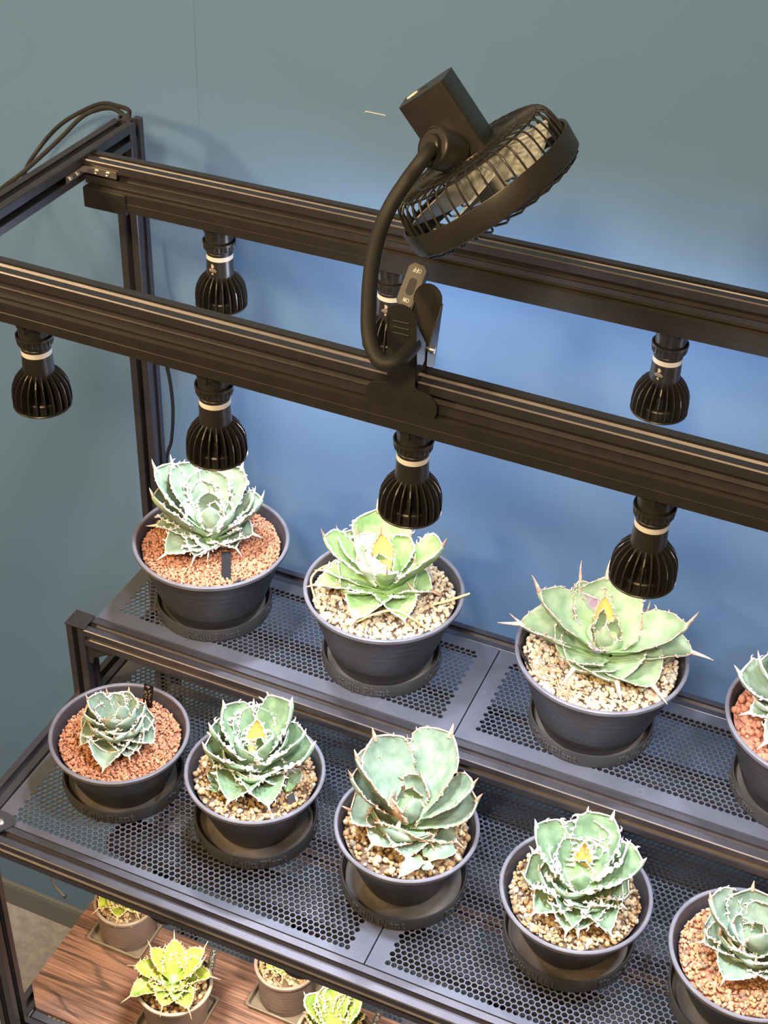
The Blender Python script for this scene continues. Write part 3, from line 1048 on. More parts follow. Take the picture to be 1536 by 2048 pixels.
m.build('plug', M['steel'], sw)
m = MB()
m.tube(smooth_path([SM @ Vector((0, hh, -0.001)), SM @ Vector((0, hh - 0.006, -0.006)), SM @ Vector((0, -0.004, -0.0085)), Vector((0.010, 0.006, -0.018)), Vector((0.012, -0.004, -0.034))], 5), 0.0011, 8)
m.build('lead', M['rubber'], sw)


# ------------------------------------------------------------------ stroke lettering (slab capitals and lower case), unit x-height glyphs
def stroke(poly2, w_):
    """thick polyline -> list of quads (2-D)"""
    quads = []
    for i in range(len(poly2) - 1):
        a, b_ = Vector(poly2[i]), Vector(poly2[i + 1])
        d = (b_ - a)
        if d.length < 1e-6:
            continue
        d.normalize()
        n = Vector((-d.y, d.x)) * w_ / 2
        e = d * w_ * 0.22
        quads.append([a - e + n, a - e - n, b_ + e - n, b_ + e + n])
    return quads


def arcp(cx, cy, rx, ry, a0, a1, n=10):
    return [(cx + rx * math.cos(R(a0 + (a1 - a0) * k / n)), cy + ry * math.sin(R(a0 + (a1 - a0) * k / n))) for k in range(n + 1)]


W1 = 0.20
GL = {
    'K': (0.92, [([(0.16, 0), (0.16, 1)], 0.22), ([(0, 0.05), (0.34, 0.05)], 0.12), ([(0, 0.95), (0.34, 0.95)], 0.12), ([(0.2, 0.45), (0.66, 0.95)], 0.15), ([(0.34, 0.58), (0.72, 0.05)], 0.2), ([(0.5, 0.95), (0.82, 0.95)], 0.12), ([(0.56, 0.05), (0.88, 0.05)], 0.12)]),
    'a': (0.66, [(arcp(0.27, 0.2, 0.17, 0.17, 0, 360, 12), 0.13), ([(0.46, 0.0), (0.46, 0.5)], 0.17), (arcp(0.27, 0.46, 0.2, 0.17, 20, 160, 6), 0.12), ([(0.4, 0.05), (0.62, 0.05)], 0.1)]),
    'i': (0.36, [([(0.18, 0), (0.18, 0.6)], 0.19), ([(0.02, 0.05), (0.34, 0.05)], 0.11), ([(0.04, 0.6), (0.2, 0.6)], 0.11), ([(0.18, 0.82), (0.18, 0.92)], 0.2)]),
    'j': (0.36, [([(0.2, -0.15), (0.2, 0.6)], 0.19), (arcp(0.06, -0.15, 0.14, 0.13, 0, -130, 6), 0.12), ([(0.04, 0.6), (0.22, 0.6)], 0.11), ([(0.2, 0.82), (0.2, 0.92)], 0.2)]),
    'u': (0.74, [([(0.16, 0.62), (0.16, 0.2)], 0.18), (arcp(0.34, 0.2, 0.18, 0.16, 180, 360, 8), 0.13), ([(0.52, 0.0), (0.52, 0.62)], 0.18), ([(0.02, 0.6), (0.2, 0.6)], 0.1), ([(0.4, 0.6), (0.54, 0.6)], 0.1), ([(0.5, 0.05), (0.7, 0.05)], 0.1)]),
    ' ': (0.36, []),
    'P': (0.84, [([(0.16, 0), (0.16, 1)], 0.22), ([(0, 0.05), (0.36, 0.05)], 0.12), ([(0, 0.95), (0.42, 0.95)], 0.12), ([(0.2, 0.47), (0.44, 0.47)], 0.12), (arcp(0.44, 0.71, 0.25, 0.24, 90, -90, 8), 0.19)]),
    'l': (0.38, [([(0.18, 0), (0.18, 1)], 0.19), ([(0.02, 0.05), (0.34, 0.05)], 0.11), ([(0.04, 0.95), (0.2, 0.95)], 0.11)]),
    'n': (0.74, [([(0.16, 0), (0.16, 0.62)], 0.18), (arcp(0.34, 0.42, 0.18, 0.18, 180, 0, 8), 0.13), ([(0.52, 0), (0.52, 0.42)], 0.18), ([(0.02, 0.05), (0.3, 0.05)], 0.1), ([(0.4, 0.05), (0.66, 0.05)], 0.1), ([(0.02, 0.6), (0.2, 0.6)], 0.1)]),
    't': (0.46, [([(0.2, 0.14), (0.2, 0.86)], 0.18), (arcp(0.33, 0.16, 0.13, 0.13, 180, 320, 6), 0.12), ([(0.02, 0.6), (0.4, 0.6)], 0.11)]),
    'O': (0.80, [(arcp(0.38, 0.5, 0.30, 0.44, 0, 360, 18), 0.14)]),
    'N': (0.82, [([(0.12, 0), (0.12, 1)], 0.15), ([(0.12, 0.98), (0.62, 0.02)], 0.15), ([(0.62, 0), (0.62, 1)], 0.15)]),
    'F': (0.66, [([(0.12, 0), (0.12, 1)], 0.15), ([(0.12, 0.93), (0.58, 0.93)], 0.14), ([(0.12, 0.52), (0.5, 0.52)], 0.14)]),
}


def glyph_quads(text):
    out_ = []
    x = 0
    for ch in text:
        adv, strokes = GL[ch]
        for pl, w_ in strokes:
            for q_ in stroke(pl, w_):
                out_.append([(p.x + x, p.y) for p in q_])
        x += adv
    return out_, x


for txt, v0 in (('OFF', 0.0105), ('ON', -0.0090)):
    qs, wd = glyph_quads(txt)
    sc = 0.0026
    m = MB()
    for q_ in qs:
        vs = []
        for zz in (0.0040, 0.00415):
            for (u, v_) in q_:
                # lettering reads upside down
                vs.append(SM @ Vector((-(u - wd / 2) * sc, v0 - v_ * sc + sc / 2, zz)))
        m.add(vs, [(4, 5, 6, 7), (0, 4, 7, 3), (1, 2, 6, 5)])
    m.build('lettering', M['white_print'], sw, smooth=False)


# ------------------------------------------------------------------ saucers and pots
def saucer_proto():
    S = empty('plant_saucer')
    m = MB()
    m.lathe([(0.0001, 0.0), (0.0535, 0.0), (0.0540, 0.0006), (0.0542, 0.0128), (0.0536, 0.0138), (0.0528, 0.0138), (0.0518, 0.0125), (0.0506, 0.0035), (0.0495, 0.0024)], 96)
    # the open inner wall: last ring is closed by the floor disc below
    body = m.build('saucer_wall', M['saucer'], S)
    m = MB()
    m.lathe([(0.0001, 0.0030), (0.0500, 0.0030)], 64)
    m.build('saucer_floor', M['dust'], S)
    qs, wd = glyph_quads('Kaiju Plant')
    sc = 0.0078
    for k in range(4):
        m = MB()
        a0 = k * PI / 2
        for q_ in qs:
            # subdivide along u for curvature
            us = []
            nseg = 3
            A, B_, C_, D = [Vector(p) for p in q_]
            for i in range(nseg):
                t0, t1 = i / nseg, (i + 1) / nseg
                quad = [A.lerp(D, t0), B_.lerp(C_, t0), B_.lerp(C_, t1), A.lerp(D, t1)]
                vs = []
                for rr_ in (0.0538, 0.05500):
                    for p in quad:
                        a = a0 + (p.x - wd / 2) * sc * 0.98 / 0.0542
                        vs.append((rr_ * math.cos(a), rr_ * math.sin(a), 0.0034 + p.y * sc * 0.92))
                m.add(vs, [(4, 5, 6, 7), (0, 3, 7, 4), (1, 5, 6, 2), (0, 4, 5, 1), (3, 2, 6, 7)])
        m.build('lettering', M['letter'], S, smooth=False)
    return S


def pot_profile(rt, h, rb):
    """outer wall with shallow hoops, rolled rim, inner wall"""
    P = [(0.0001, 0.0), (rb - 0.002, 0.0), (rb, 0.0015)]
    n = 30
    for i in range(1, n):
        t = i / n
        r_ = rb + (rt - 0.0030 - rb) * (t ** 0.92)
        if t > 0.12:
            r_ += 0.00022 * math.sin(t * 60) * (1 if 0.55 < t < 0.95 or t < 0.25 else 0.3)
        P.append((r_, 0.0015 + (h - 0.0045) * t))
    P += [(rt - 0.0026, h - 0.0040), (rt - 0.0004, h - 0.0034), (rt, h - 0.0022), (rt, h - 0.0006), (rt - 0.0007, h), (rt - 0.0019, h), (rt - 0.0026, h - 0.0010)]
    for i in range(1, 13):
        t = i / 12
        P.append((rt - 0.0028 - (rt - rb) * 0.45 * t + (0.00018 if i % 2 else 0), h - 0.0010 - (h * 0.45) * t))
    P.append((0.0001, h * 0.54))
    return P


def pot_mesh_obj(rt, h, rb, material, parent):
    m = MB()
    P = pot_profile(rt, h, rb)
    m.lathe(P, 112)
    body = m.build('pot_body', material, parent)
    m = MB()
    m.lathe([(rt - 0.0031, h - 0.0043), (rt + 0.0001, h - 0.0037), (rt + 0.0004, h - 0.0022), (rt + 0.0004, h - 0.0004), (rt - 0.0005, h + 0.0003), (rt - 0.0022, h + 0.0003),
             (rt - 0.0030, h - 0.0004), (rt - 0.0031, h - 0.0030)][::-1], 112, closed=True)
    m.build('pot_rim', M['rim'] if material is M['pot'] else M['brown_rim'], parent)
    return body


def ico(n=0):
    t = (1 + 5 ** 0.5) / 2
    v = np.array([(-1, t, 0), (1, t, 0), (-1, -t, 0), (1, -t, 0), (0, -1, t), (0, 1, t), (0, -1, -t), (0, 1, -t), (t, 0, -1), (t, 0, 1), (-t, 0, -1), (-t, 0, 1)], float)
    v /= np.linalg.norm(v[0])
    f = np.array([(0, 11, 5), (0, 5, 1), (0, 1, 7), (0, 7, 10), (0, 10, 11), (1, 5, 9), (5, 11, 4), (11, 10, 2), (10, 7, 6), (7, 1, 8), (3, 9, 4), (3, 4, 2), (3, 2, 6), (3, 6, 8), (3, 8, 9), (4, 9, 5), (2, 4, 11), (6, 2, 10), (8, 6, 7), (9, 8, 1)])
    return v, f


ICO = ico()


def grit(c, rad, z, size, material, soil, seed, label, mound=0.002, var=0.35):
    """a bed of separate stones filling the pot's mouth, one object"""
    rs = np.random.RandomState(seed)
    n = int(1.95 * rad ** 2 / (size * 0.5) ** 2 * 0.80)
    rr_ = rad * np.sqrt(rs.rand(n))
    aa = rs.rand(n) * 2 * PI
    px, py = rr_ * np.cos(aa), rr_ * np.sin(aa)
    pz = mound * (1 - (rr_ / rad) ** 2) + 0.0008 * np.sin(px * 180 + seed) * np.cos(py * 150) + rs.randn(n) * size * 0.16
    s = size * 0.5 * (1 + var * rs.randn(n).clip(-1.6, 2.4)) 
    V, F = ICO
    sc = s[:, None] * (0.75 + 0.5 * rs.rand(n, 3))
    ang = rs.rand(n, 3) * 2 * PI
    verts = V[None, :, :] * (1 + 0.16 * rs.randn(n, 12, 1).clip(-1.5, 1.5)) * sc[:, None, :]
    for ax in range(3):
        ca, sa = np.cos(ang[:, ax])[:, None], np.sin(ang[:, ax])[:, None]
        i, j = [(1, 2), (0, 2), (0, 1)][ax]
        a, b2 = verts[:, :, i].copy(), verts[:, :, j].copy()
        verts[:, :, i] = a * ca - b2 * sa
        verts[:, :, j] = a * sa + b2 * ca
    verts += np.stack([px, py, pz], 1)[:, None, :]
    faces = (F[None] + (np.arange(n) * 12)[:, None, None]).reshape(-1, 3)
    vv = verts.reshape(-1, 3)
    me = bpy.data.meshes.new('gravel')
    me.vertices.add(len(vv))
    me.vertices.foreach_set('co', vv.astype(np.float32).ravel())
    me.loops.add(len(faces) * 3)
    me.loops.foreach_set('vertex_index', faces.astype(np.int32).ravel())
    me.polygons.add(len(faces))
    me.polygons.foreach_set('loop_start', np.arange(len(faces), dtype=np.int32) * 3)
    me.polygons.foreach_set('loop_total', np.full(len(faces), 3, dtype=np.int32))
    me.polygons.foreach_set('use_smooth', np.ones(len(faces), dtype=bool))
    me.update()
    me.validate()
    me.materials.append(material)
    o = bpy.data.objects.new('gravel', me)
    COL.objects.link(o)
    o.location = (c[0], c[1], z)
    tag(o, label, 'gravel', kind='stuff')
    m = MB()
    m.lathe([(rad - 0.003, -0.0045), (rad + 0.0004, -0.0022), (rad * 0.6, mound * 0.6 - 0.0020), (0.0001, mound - 0.0020)], 40)
    s_ = m.build('substrate', soil, o)
    return o


# ------------------------------------------------------------------ agaves
def leaf_width(u, kind):
    if kind == 'tri':
        K = [(0, .64), (.15, .84), (.32, 1), (.48, .97), (.62, .82), (.76, .58), (.88, .32), (1, .05)]
    elif kind == 'lance':
        K = [(0, .45), (.2, .75), (.45, 1), (.65, .9), (.85, .5), (1, .05)]
    else:
        K = [(0, .58), (.15, .72), (.35, .90), (.55, 1), (.74, 1.0), (.86, .88), (.94, .56), (1, .09)]
    for (a, x), (b_, y) in zip(K, K[1:]):
        if u <= b_:
            t = (u - a) / (b_ - a)
            t = t * t * (3 - 2 * t) * 0.5 + t * 0.5
            return x + (y - x) * t
    return K[-1][1]


def make_leaf(parent, az, rho, hz, wd, lm, mm, sm, kind, rg, hmax, teeth=5, tooth=0.0038, spine=0.008, thick=1.0, rim=0.00050, base_r=0.006, fold=0.42, wmul=1.16, jag=0.055):
    """one leaf: blade (with its horny margin + teeth and end spine as sub-parts).
    az, rho, hz give where the spine tip stands relative to the plant's foot."""
    a = R(az)
    out = Vector((math.cos(a), math.sin(a), 0))
    wd = min(wd, 13 + rho * 0.9) if hz > hmax * 0.4 else wd
    h_lo = 6.0 if hmax > 50 else 4.5
    if hz < h_lo:
        rho += 2.5 + (h_lo - hz) * 0.9
        hz = h_lo
    if hz < hmax * 0.25:
        wd = min(wd, rho * 0.86) if kind == 'broad' else wd
        tooth *= 0.8
        kind = 'tri' if kind == 'broad' else kind
    lvl = max(0.0, min(1.0, hz / hmax))
    tip = out * (rho / 1000) + Vector((0, 0, hz / 1000))
    br = base_r * (1 - 0.6 * lvl)
    P0 = out * min(br, rho / 1000 * 0.5) + Vector((0, 0, (0.002 + 0.010 * lvl) * hmax / 60 + 0.003))
    span = tip - P0
    # belly control: outward and low, so the leaf rises towards its tip
    flat = max(0.0, min(1.0, (rho / max(hz, 1) - 2) / 2))
    P1 = P0 + out * max(rho / 1000 * (0.80 - 0.08 * lvl - 0.26 * flat), 0.012 + 0.006 * lvl, wd / 1000 * 0.60 if hz > hmax * 0.25 and wd > 24 else 0) + Vector((0, 0, hz / 1000 * (0.18 + 0.20 * lvl + 0.40 * flat) + 0.005 * flat))
    P2 = tip - (tip - P1).normalized() * spine * 0.9

    def C(t):
        return P0 * (1 - t) ** 2 + P1 * 2 * t * (1 - t) + P2 * t * t

    def T(t):
        return ((P1 - P0) * 2 * (1 - t) + (P2 - P1) * 2 * t).normalized()
    side = Vector((-out.y, out.x, 0))
    roll = rg.uniform(-0.16, 0.16)
    W = wd / 1000 / 2 * wmul
    nu, nv = 24, 9
    m = MB()
    top, bot = [], []
    uvs = []
    ph = rg.uniform(0, 6)
    edgeL, edgeR, edN, edO = [], [], [], []
    for i in range(nu + 1):
        u = i / nu
        t_ = T(u)
        s_ = (side + t_.cross(side) * roll)
        s_ = (s_ - t_ * s_.dot(t_)).normalized()
        nrm = s_.cross(t_)
        if nrm.dot(Vector((0, 0, 1))) < 0 and lvl < 0.6:
            pass
        nrm = t_.cross(s_) * -1
        # inner (upper) face looks to the axis / sky
        if (nrm.dot(-out) + nrm.z) < 0:
            nrm = -nrm
        wu = W * leaf_width(u, kind) * (1 + 0.02 * math.sin(u * 22 + ph) + jag * (((u * (teeth + 1) * 1.35 + ph) % 1.0) ** 2 - 0.3) * (1 if 0.2 < u < 0.95 else 0))
        fo = fold * (0.75 + 0.35 * math.sin(min(u, .95) * PI * 0.9))
        c = C(u)
        for j in range(nv):
            v = -1 + 2 * j / (nv - 1)
            lift = nrm * (abs(v) ** 1.8) * wu * fo
            ripple = nrm * (0.0006 * math.sin(u * 17 + v * 4 + ph)) * abs(v)
            p = c + s_ * v * wu * (1 - 0.08 * fo) + lift + ripple
            th = (0.0042 * (1 - abs(v) ** 2.2) * (1 - 0.72 * u) + 0.0006) * thick * (W / 0.017)
            top.append(p)
            bot.append(p - nrm * th)
            uvs.append((u, (v + 1) / 2))
            if j == 0:
                edgeL.append(p - nrm * th * 0.5)
            if j == nv - 1:
                edgeR.append(p - nrm * th * 0.5)
        edN.append(nrm)
        edO.append(s_)
    n1 = len(top)
    m.v = [tuple(p) for p in top + bot]
    m.uv = uvs + uvs
    for i in range(nu):
        for j in range(nv - 1):
            q = (i * nv + j, i * nv + j + 1, (i + 1) * nv + j + 1, (i + 1) * nv + j)
            m.f.append(q)
            m.f.append(tuple(n1 + k for k in q[::-1]))
        for j in (0, nv - 1):
            q = (i * nv + j, (i + 1) * nv + j, n1 + (i + 1) * nv + j, n1 + i * nv + j)
            m.f.append(q if j == 0 else q[::-1])
    m.f.append(tuple(nu * nv + j for j in range(nv)) + tuple(n1 + nu * nv + j for j in range(nv - 1, -1, -1)))
    leaf = m.build('leaf', lm, parent, angle=80)
    # margin and teeth
    mg = MB()
    for E_, sg in ((edgeL, -1), (edgeR, 1)):
        i0 = 6
        rads = [rim * (0.55 + 0.75 * (i / nu)) * (1 + 0.25 * math.sin(i * 2.1 + ph)) for i in range(i0, nu + 1)]
        mg.tube(E_[i0:], rads, 5)
        k = 0
        u = rg.uniform(0.28, 0.36)
        du = 0.66 / teeth
        while u < 0.95:
            f = u * nu
            i = int(f)
            t = f - i
            p = E_[i].lerp(E_[min(i + 1, nu)], t)
            tt = (E_[min(i + 1, nu)] - E_[max(i - 1, 0)]).normalized()
            o_ = (edO[i] * sg)
            o_ = (o_ - tt * o_.dot(tt)).normalized()
            nn = edN[i]
            L_ = tooth * rg.uniform(0.55, 1.25) * (0.7 + 0.5 * math.sin(u * PI))
            cv = rg.uniform(-0.9, 0.9)
            d1 = (o_ * 1.0 + nn * rg.uniform(0.0, 0.7) + tt * cv * 0.3).normalized()
            d2 = (o_ * 0.5 + nn * rg.uniform(0.2, 1.2) + tt * cv).normalized()
            d3 = (o_ * 0.1 + nn * rg.uniform(0.0, 1.4) + tt * cv * 1.5).normalized()
            q0 = p - o_ * 0.0004
            q1 = q0 + d1 * L_ * 0.45
            q2 = q1 + d2 * L_ * 0.35
            q3 = q2 + d3 * L_ * 0.35
            wb = max(rim * 1.7, L_ * 0.25)
            mg.tube([q0 - o_ * 0.0006, q1, q2, q3], [wb * 1.15, wb * 0.62, wb * 0.36, 0.00008], 5, caps=False)
            u += du * rg.uniform(0.7, 1.3)
    mg.build('leaf_margin', mm, leaf, angle=80)
    # end spine
    s = MB()
    t_ = T(1.0)
    e0 = C(0.94)
    k_ = edN[-1] * rg.uniform(-0.1, 0.25) + edO[-1] * rg.uniform(-0.2, 0.2)
    pts = [e0, C(1.0), C(1.0) + t_ * spine * 0.35 + k_ * spine * 0.05, C(1.0) + t_ * spine * 0.7 + k_ * spine * 0.2, C(1.0) + t_ * spine + k_ * spine * 0.45]
    wb = max(W * 0.085, 0.0009)
    s.tube(pts, [wb * 0.9, wb, wb * 0.72, wb * 0.42, 0.0001], 6)
    s.build('spine', sm, leaf, angle=80)
    return leaf


LV = {
    'A':[(-166,52,88,36),(172,43,84,36),(71,43,77,36),(122,32,76,34),(-148,53,69,34),(28,50,61,32),(45,44,57,30),(177,58,26,34),(-166,61,12,32),(-138,33,16,38),(21,47,12,38),(-67,25,3,32),(-122,49,2,32),(-88,34,2,26),(-13,32,3,28),(-59,3,50,40),(45,27,30,38),(-167,11,22,34),(119,7,62,26),(137,28,66,22),(24,20,54,30),(179,29,52,32)],
    'B':[(123,46,70,46),(-156,57,71,28),(-174,46,63,26),(125,23,64,18),(66,31,58,26),(19,52,67,38),(23,26,46,38),(-164,62,18,30),(-149,69,13,34),(-139,45,26,40),(-3,22,22,40),(12,51,8,38),(-95,54,2,36),(-46,50,2,32),(165,32,60,24),(-112,15,60,20),(-139,26,52,28),(-65,34,58,16)],
    'C':[(-167,65,79,42),(137,51,66,36),(108,48,70,58),(149,37,60,26),(116,21,60,16),(50,43,48,34),(7,71,71,40),(22,58,46,44),(26,29,48,56),(-166,80,34,34),(-166,88,24,46),(-129,45,36,56),(13,90,18,46),(-60,62,11,56),(-30,75,9,50),(-108,58,10,50),(16,47,20,40),(-91,36,56,14)],
    'D':[(-173,71,45,36),(-179,57,59,32),(-179,48,71,32),(-155,63,12,38),(-125,58,3,36),(-160,55,30,34),(-95,55,3,36),(-77,43,4,36),(-10,29,8,36),(170,29,66,30),(101,20,58,30),(49,32,40,34),(-125,32,44,40),(-65,18,34,38),(13,29,22,36),(-119,42,22,38)],
    'E':[(-164,27,49,24),(142,27,38,24),(99,27,38,26),(54,27,34,24),(32,33,26,26),(-4,41,10,28),(-28,36,8,26),(-76,43,2,32),(-44,32,3,26),(-125,40,8,28),(-139,37,16,26),(-143,30,41,26),(-148,19,42,20),(-14,0,45,20),(-77,17,45,16),(-27,28,34,30),(-76,30,16,30),(-64,30,34,30),(-12,15,42,22),(-102,28,34,28)],
    'F':[(163,37,66,34),(118,34,58,32),(101,37,58,36),(57,38,74,40),(110,18,56,16),(-158,38,61,30),(-150,44,44,32),(26,52,41,38),(26,44,56,30),(43,30,50,36),(-161,41,24,34),(-106,26,8,36),(-71,25,30,48),(12,37,12,34),(-48,42,1,34),(-94,41,2,38),(-21,34,8,38),(-128,28,38,36),(-113,14,52,24),(-8,11,54,20)],
    'G':[(158,44,86,42),(-163,46,88,36),(115,44,66,16),(69,50,88,48),(81,41,58,38),(-158,50,69,30),(-160,54,24,34),(17,54,71,30),(17,59,53,38),(-90,14,30,48),(-153,31,36,32),(-115,42,5,40),(-30,37,10,38),(-3,49,5,30),(-68,38,1,32),(-135,25,14,34),(-127,14,56,20),(79,14,60,24)],
    'H':[(177,42,68,32),(132,37,48,28),(107,38,50,28),(98,38,59,36),(71,40,68,38),(96,15,52,14),(143,24,52,26),(176,28,46,30),(55,28,50,30),(7,49,64,34),(32,38,61,28),(-161,46,24,32),(-162,33,32,34),(-69,25,12,36),(-34,28,26,44),(9,45,22,30),(-8,44,12,36),(-71,39,1,38),(-39,46,2,32),(-122,44,4,30),(-83,42,1,28),(-96,27,36,30)],
    'I':[(180,40,58,34),(110,32,52,36),(-179,40,24,28),(-161,42,12,32),(-165,17,46,24),(-162,26,32,34),(-109,36,2,32),(-123,21,8,36),(-73,20,30,36),(-55,7,50,22),(66,25,48,30),(47,35,42,30),(-3,39,53,30),(-33,32,2,30),(-6,41,4,30),(-19,24,30,32),(9,46,14,30),(-112,18,34,28)],
    'K':[(117,34,42,18),(57,39,42,20),(165,34,42,18),(-171,49,14,18),(33,33,42,18),(25,45,10,20),(1,28,12,22),(-81,34,2,24),(-38,38,0,20),(-131,49,2,22),(-140,33,10,22),(-67,8,20,24),(113,13,30,14),(161,28,30,16),(62,18,28,16),(-147,16,20,18),(17,17,20,18),(-110,22,12,22),(-30,24,12,22),(95,24,34,18),(-165,24,24,18),(135,20,34,14)],
    'M':[(170,36,44,18),(133,34,44,20),(108,34,44,22),(61,32,44,20),(86,30,38,18),(167,38,8,20),(62,40,6,20),(151,30,38,16),(125,26,34,14),(87,21,30,16),(-165,21,4,20),(-82,3,2,22),(35,19,4,20)],
}


def agave(key, cx, cy, cz, label, lm, mm, sm, kind='broad', hmax=80, seed=1, special=None, **kw):
    root = empty('agave', (cx, cy, cz), label, 'agave')
    rg = random.Random(seed)
    special = special or {}
    lst = LV[key]
    for i, (az, rho, hz, wd) in enumerate(lst):
        mats = special.get(i, {})
        k2 = dict(kw)
        k2.update({k: v for k, v in mats.items() if k not in ('lm', 'mm', 'sm', 'kind')})
        make_leaf(root, az, rho, hz, wd, mats.get('lm', lm), mats.get('mm', mm), mats.get('sm', sm), mats.get('kind', kind), rg, hmax, **k2)
    # hidden heart: fills the centre between the placed leaves
    n = 5
    for k in range(n):
        make_leaf(root, (k * 137.5 + seed * 40) % 360 - 180, 5 + 1.6 * k, hmax * (0.60 - 0.05 * k), 15 + 1.5 * k, lm, mm, sm, kind, rg, hmax, teeth=4,
                  tooth=kw.get('tooth', 0.003) * 0.8, spine=0.005, rim=kw.get('rim', 0.0005) * 0.8)
    m = MB()
    m.lathe([(0.0001, -0.004), (0.0075, -0.003), (0.0085, 0.004), (0.006, 0.012), (0.0001, 0.016)], 16)
    m.build('stem', LEAF['blue_dark'], root)
    return root


# saucers, pots, gravel, agaves
S0 = None
POTS = {
    # key: x, y, shelf z, rim r, pot height, base r, lettering angle
    'A': (-0.5310, 0.9020, UP, 0.0715, 0.0765, 0.0440, -62, 'at the left rear of the upper shelf', 'left end of the upper shelf'),
    'B': (-0.3585, 0.9035, UP, 0.0710, 0.0795, 0.0430, -85, 'second from left on the upper shelf', 'second on the upper shelf'),
    'C': (-0.1592, 0.9048, UP, 0.0728, 0.0805, 0.0440, -112, 'third on the upper shelf', 'third on the upper shelf'),
    'D': (0.0200, 0.9040, UP, 0.0715, 0.0790, 0.0430, -145, 'upper shelf, right edge', 'at the right picture edge, upper shelf'),
    'E': (-0.5415, 0.7450, LO, 0.0616, 0.0570, 0.0400, -75, 'leftmost on the lower shelf', 'leftmost on the lower shelf'),
    'F': (-0.4095, 0.7510, LO, 0.0603, 0.0633, 0.0350, -60, 'second on the lower shelf', 'second on the lower shelf'),
    'G': (-0.2668, 0.7480, LO, 0.0601, 0.0667, 0.0330, -92, 'third on the lower shelf', 'third on the lower shelf'),
    'H': (-0.1203, 0.7505, LO, 0.0612, 0.0578, 0.0360, -110, 'fourth on the lower shelf', 'fourth on the lower shelf'),
    'I': (0.0195, 0.7490, LO, 0.0612, 0.0590, 0.0360, -90, 'cut off at the bottom right corner', 'at the bottom right corner, lower shelf'),
}
POTDESC = {
    'A': 'wide dark grey plastic pot of red grit, %s', 'B': 'wide dark grey plastic pot of pale gravel, %s', 'C': 'wide dark grey plastic pot holding the large pale agave, %s',
    'D': 'wide dark grey plastic pot of coarse red lumps, %s', 'E': 'shallow grey plastic pot of red grit, %s', 'F': 'tapering grey plastic pot of amber gravel, %s',
    'G': 'narrow-footed grey plastic pot under the tallest green agave, %s', 'H': 'shallow grey plastic pot of tan gravel, %s', 'I': 'shallow grey plastic pot of rust-coloured grit, %s'}
GRIT = {
    'A': ('redgrit', 'redsoil', 0.0022), 'B': ('palegrit', 'soil', 0.0036), 'C': ('palegrit', 'soil', 0.0036), 'D': ('redlump', 'redsoil', 0.0050),
    'E': ('redgrit', 'redsoil', 0.0024), 'F': ('tangrit', 'soil', 0.0034), 'G': ('tangrit', 'soil', 0.0044), 'H': ('tangrit', 'soil', 0.0033), 'I': ('mixgrit', 'redsoil', 0.0029)}
GL_LAB = {'A': 'fine brick-red grit around the white-edged agave, upper left pot', 'B': 'pale cream gravel in the second upper pot', 'C': 'pale pumice gravel in the pot of the large pale agave',
          'D': 'coarse dark red lumps in the upper pot at the right edge', 'E': 'fine brick-red grit in the leftmost lower pot', 'F': 'amber and cream gravel in the second lower pot',
          'G': 'large tan pebbles in the third lower pot', 'H': 'tan and brown gravel in the fourth lower pot', 'I': 'rust and tan grit in the bottom right pot'}
SOIL = {}
for k, (x, y, z, rt, h, rbase, ang, where, swhere) in POTS.items():
    zs = z + 0.0003
    if S0 is None:
        S0 = saucer_proto()
        s = S0
    else:
        s = copy_tree(S0)
    s.location = (x, y, zs)
    s.rotation_euler = (0, 0, R(ang))
    tag(s, 'round black saucer with raised Kaiju Plant lettering, %s' % swhere, 'saucer', 'lettered saucers under the pots')
    p = empty('plant_pot', (x, y, zs + 0.0032), POTDESC[k] % where, 'pot', 'dark plastic pots on saucers')
    pot_mesh_obj(rt, h, rbase, M['pot'], p)
    soil_z = zs + 0.0032 + h - (0.0095 if k in 'AE' else 0.0085)
    SOIL[k] = soil_z
    gm, sm_, gs = GRIT[k]
    rad = rt - 0.0034 - (rt - rbase) * 0.45 * 0.011 / (h * 0.45)
    grit((x, y), rad - 0.0012, soil_z, gs, M[gm], M[sm_], ord(k), GL_LAB[k])

br = {'lm': LEAF['brown'], 'mm': M['margin_tan'], 'sm': M['spine']}
agave('A', *POTS['A'][:2], SOIL['A'] + 0.001, 'tall grey-green agave edged with thick white spines, left end of the upper shelf', LEAF['grey'], M['margin_white'], M['margin'],
      hmax=88, seed=3, tooth=0.0058, rim=0.00062, spine=0.011, teeth=6)
agave('B', *POTS['B'][:2], SOIL['B'] + 0.001, 'fresh green agave with white crumpled heart, second on the upper shelf', LEAF['fresh'], M['margin_white'], M['spine'],
      hmax=78, seed=5, tooth=0.0042, rim=0.00060, spine=0.010, kind='broad',
      special={3: {'lm': LEAF['orange'], 'mm': M['margin_tan'], 'spine': 0.014, 'kind': 'lance'}, 15: {'lm': LEAF['bleached']}, 14: {'lm': LEAF['bleached']}, 16: {'lm': LEAF['bleached']}})
agave('C', *POTS['C'][:2], SOIL['C'] + 0.001, 'very large pale green agave with long reddish spines, third on the upper shelf', LEAF['pale'], M['margin_pink'], M['margin_pink'],
      hmax=88, seed=8, tooth=0.0034, rim=0.00045, spine=0.019, kind='tri', teeth=4, base_r=0.010, wmul=1.12,
      special={3: {'lm': LEAF['purple'], 'kind': 'lance', 'spine': 0.014}, 4: {'lm': LEAF['orange'], 'kind': 'lance', 'spine': 0.010}, 17: {'lm': LEAF['purple'], 'kind': 'lance'}})
agave('D', *POTS['D'][:2], SOIL['D'] + 0.001, 'blue-green agave with white spines cut off at the right edge, upper shelf', LEAF['grey'], M['margin_white'], M['margin'],
      hmax=80, seed=9, tooth=0.0050, rim=0.00075, spine=0.010)
